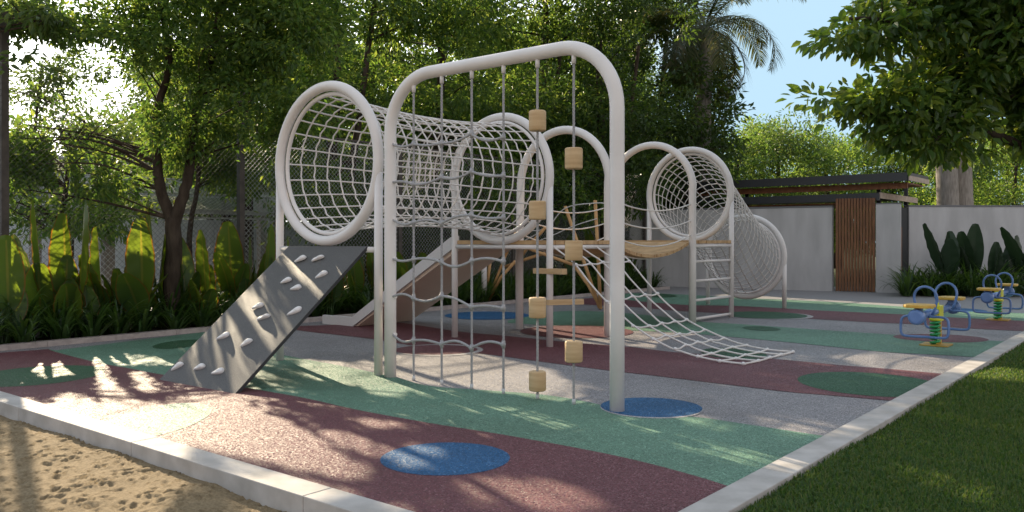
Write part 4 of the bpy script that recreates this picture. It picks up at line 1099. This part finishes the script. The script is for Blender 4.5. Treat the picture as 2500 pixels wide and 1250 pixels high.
for i, (u, v, k, wh) in enumerate(PL):
    s = 12.15+.45*((i*5) % 3)/2; p = onbed(u, s); p.z = .03; top = CH+(HZ-v)*p.y/F; g = random.Random(500+i)
    H = (top-.03)*1.16; lv = [(g.uniform(0, 6.28), g.uniform(.02, .16), H, H*g.uniform(.24, .31))]; k = max(3, k-1)
    for j in range(k-1): lv.append((g.uniform(0, 6.28), g.uniform(.10, .75), H*g.uniform(.42, .80), H*g.uniform(.15, .25)))
    paddle('tall paddle leaf plant '+wh, p, lv, grpn, 500+i)
for i, (u, v, wh) in enumerate(PL2):
    s = 12.2+.3*(i % 3); p = onbed(u, s); p.z = .03; top = CH+(HZ-v)*p.y/F; g = random.Random(600+i); H = max(.9, (top-.03)*1.04)
    lv = [(g.uniform(0, 6.28), g.uniform(.05, .6), H*g.uniform(.7, 1), H*g.uniform(.2, .3)) for j in range(6)]
    paddle('paddle leaf plant '+wh, p, lv, grpn, 600+i)
for i, (u, v, k, wh) in enumerate([(2318, 545, 3, 'tallest of those against the right wall'), (2372, 546, 4, 'second from left against the right wall'), (2425, 590, 4, 'with a bent leaf against the right wall'), (2462, 592, 4, 'with an upright leaf near the right edge'), (2512, 556, 4, 'cut by the right edge of the view')]):
    p = P(u, 700, 21.3+.3*(i % 2)); p.z = 0; top = CH+(HZ-v)*p.y/F; g = random.Random(700+i); H = top*1.04
    lv = [(g.uniform(0, 6.28), .1+.1*j, H*(1-.10*j), H*.24) for j in range(k)]
    if i == 0: lv[0] = (3.0, .42, H*1.05, H*.24)
    if i == 4: lv[0] = (3.1, .55, H*1.1, H*.24)
    paddle('dark paddle leaf plant '+wh, p, lv, 'paddle leaf plants by the right wall', 700+i, pm=M['paddle_dark'])

# ------------------------------------------------------------------ strap leaf clumps
def lily_mesh(seed, n=62, h=.62):
    g = np.random.default_rng(seed); V, Fq = [], []
    for i in range(n):
        az = g.uniform(0, 6.283); L = h*g.uniform(.8, 1.5); w = g.uniform(.013, .024); e = g.uniform(.75, 1.5); m = 7; b0 = g.uniform(0, .12)
        p = np.array([math.cos(az)*b0, math.sin(az)*b0, 0.]); k0 = len(V); dh = np.array([math.cos(az), math.sin(az), 0]); sd = np.array([-dh[1], dh[0], 0]); bend = g.uniform(1.0, 2.6)
        for j in range(m+1):
            ww = w*(1-(j/m)**2.2)+.001; V.append(p-sd*ww); V.append(p+sd*ww)
            p = p+(dh*math.cos(e)+np.array([0, 0, math.sin(e)]))*(L/m); e -= bend/m*(.35+1.3*j/m)
        for j in range(m): a = k0+2*j; Fq.append((a, a+1, a+3, a+2))
    V = np.array(V); V[:, 2] = np.maximum(V[:, 2], .01); return V, np.array(Fq)
lab = 'dark green strap leaved clump filling the planting bed along the kerb'
lil = []
for i in range(4):
    V, Fq = lily_mesh(800+i); o = raw('strap_plant', V, Fq, M['lily'], None, True); tag(o, lab, 'plant', 'strap leaf clumps in the planting bed'); lil.append(o)
k = 0; g = random.Random(9)
for row, s in enumerate((11.98, 12.38, 12.85)):
    t = 3.2+.15*row
    while t < 21.3:
        p = W(s+g.uniform(-.08, .08), t, .03); sc_ = g.uniform(.85, 1.2)*(1.0 if row else .85)
        near_slide = 8.7 < t < 10.4 and s < 12
        if not near_slide:
            o = lil[k % 4] if k < 4 else lil[k % 4].copy()
            if k >= 4: C.objects.link(o)
            o.location = p; o.rotation_euler = (0, 0, g.uniform(0, 6.28)); o.scale = (sc_, sc_, sc_*g.uniform(.9, 1.15)); k += 1
        t += g.uniform(.36, .52)
for i in range(24):
    u = 2215+13.2*i; p = P(u, 700, 20.9+1.1*((i*3) % 4)/3); p.z = 0
    o = lil[i % 4].copy(); C.objects.link(o); o.location = p; o.rotation_euler = (0, 0, i*1.3); s_ = g.uniform(1.05, 1.4); o.scale = (s_, s_, s_)
    tag(o, 'dark strap leaved clump growing at the foot of the right wall', 'plant', 'strap leaf clumps by the right wall')
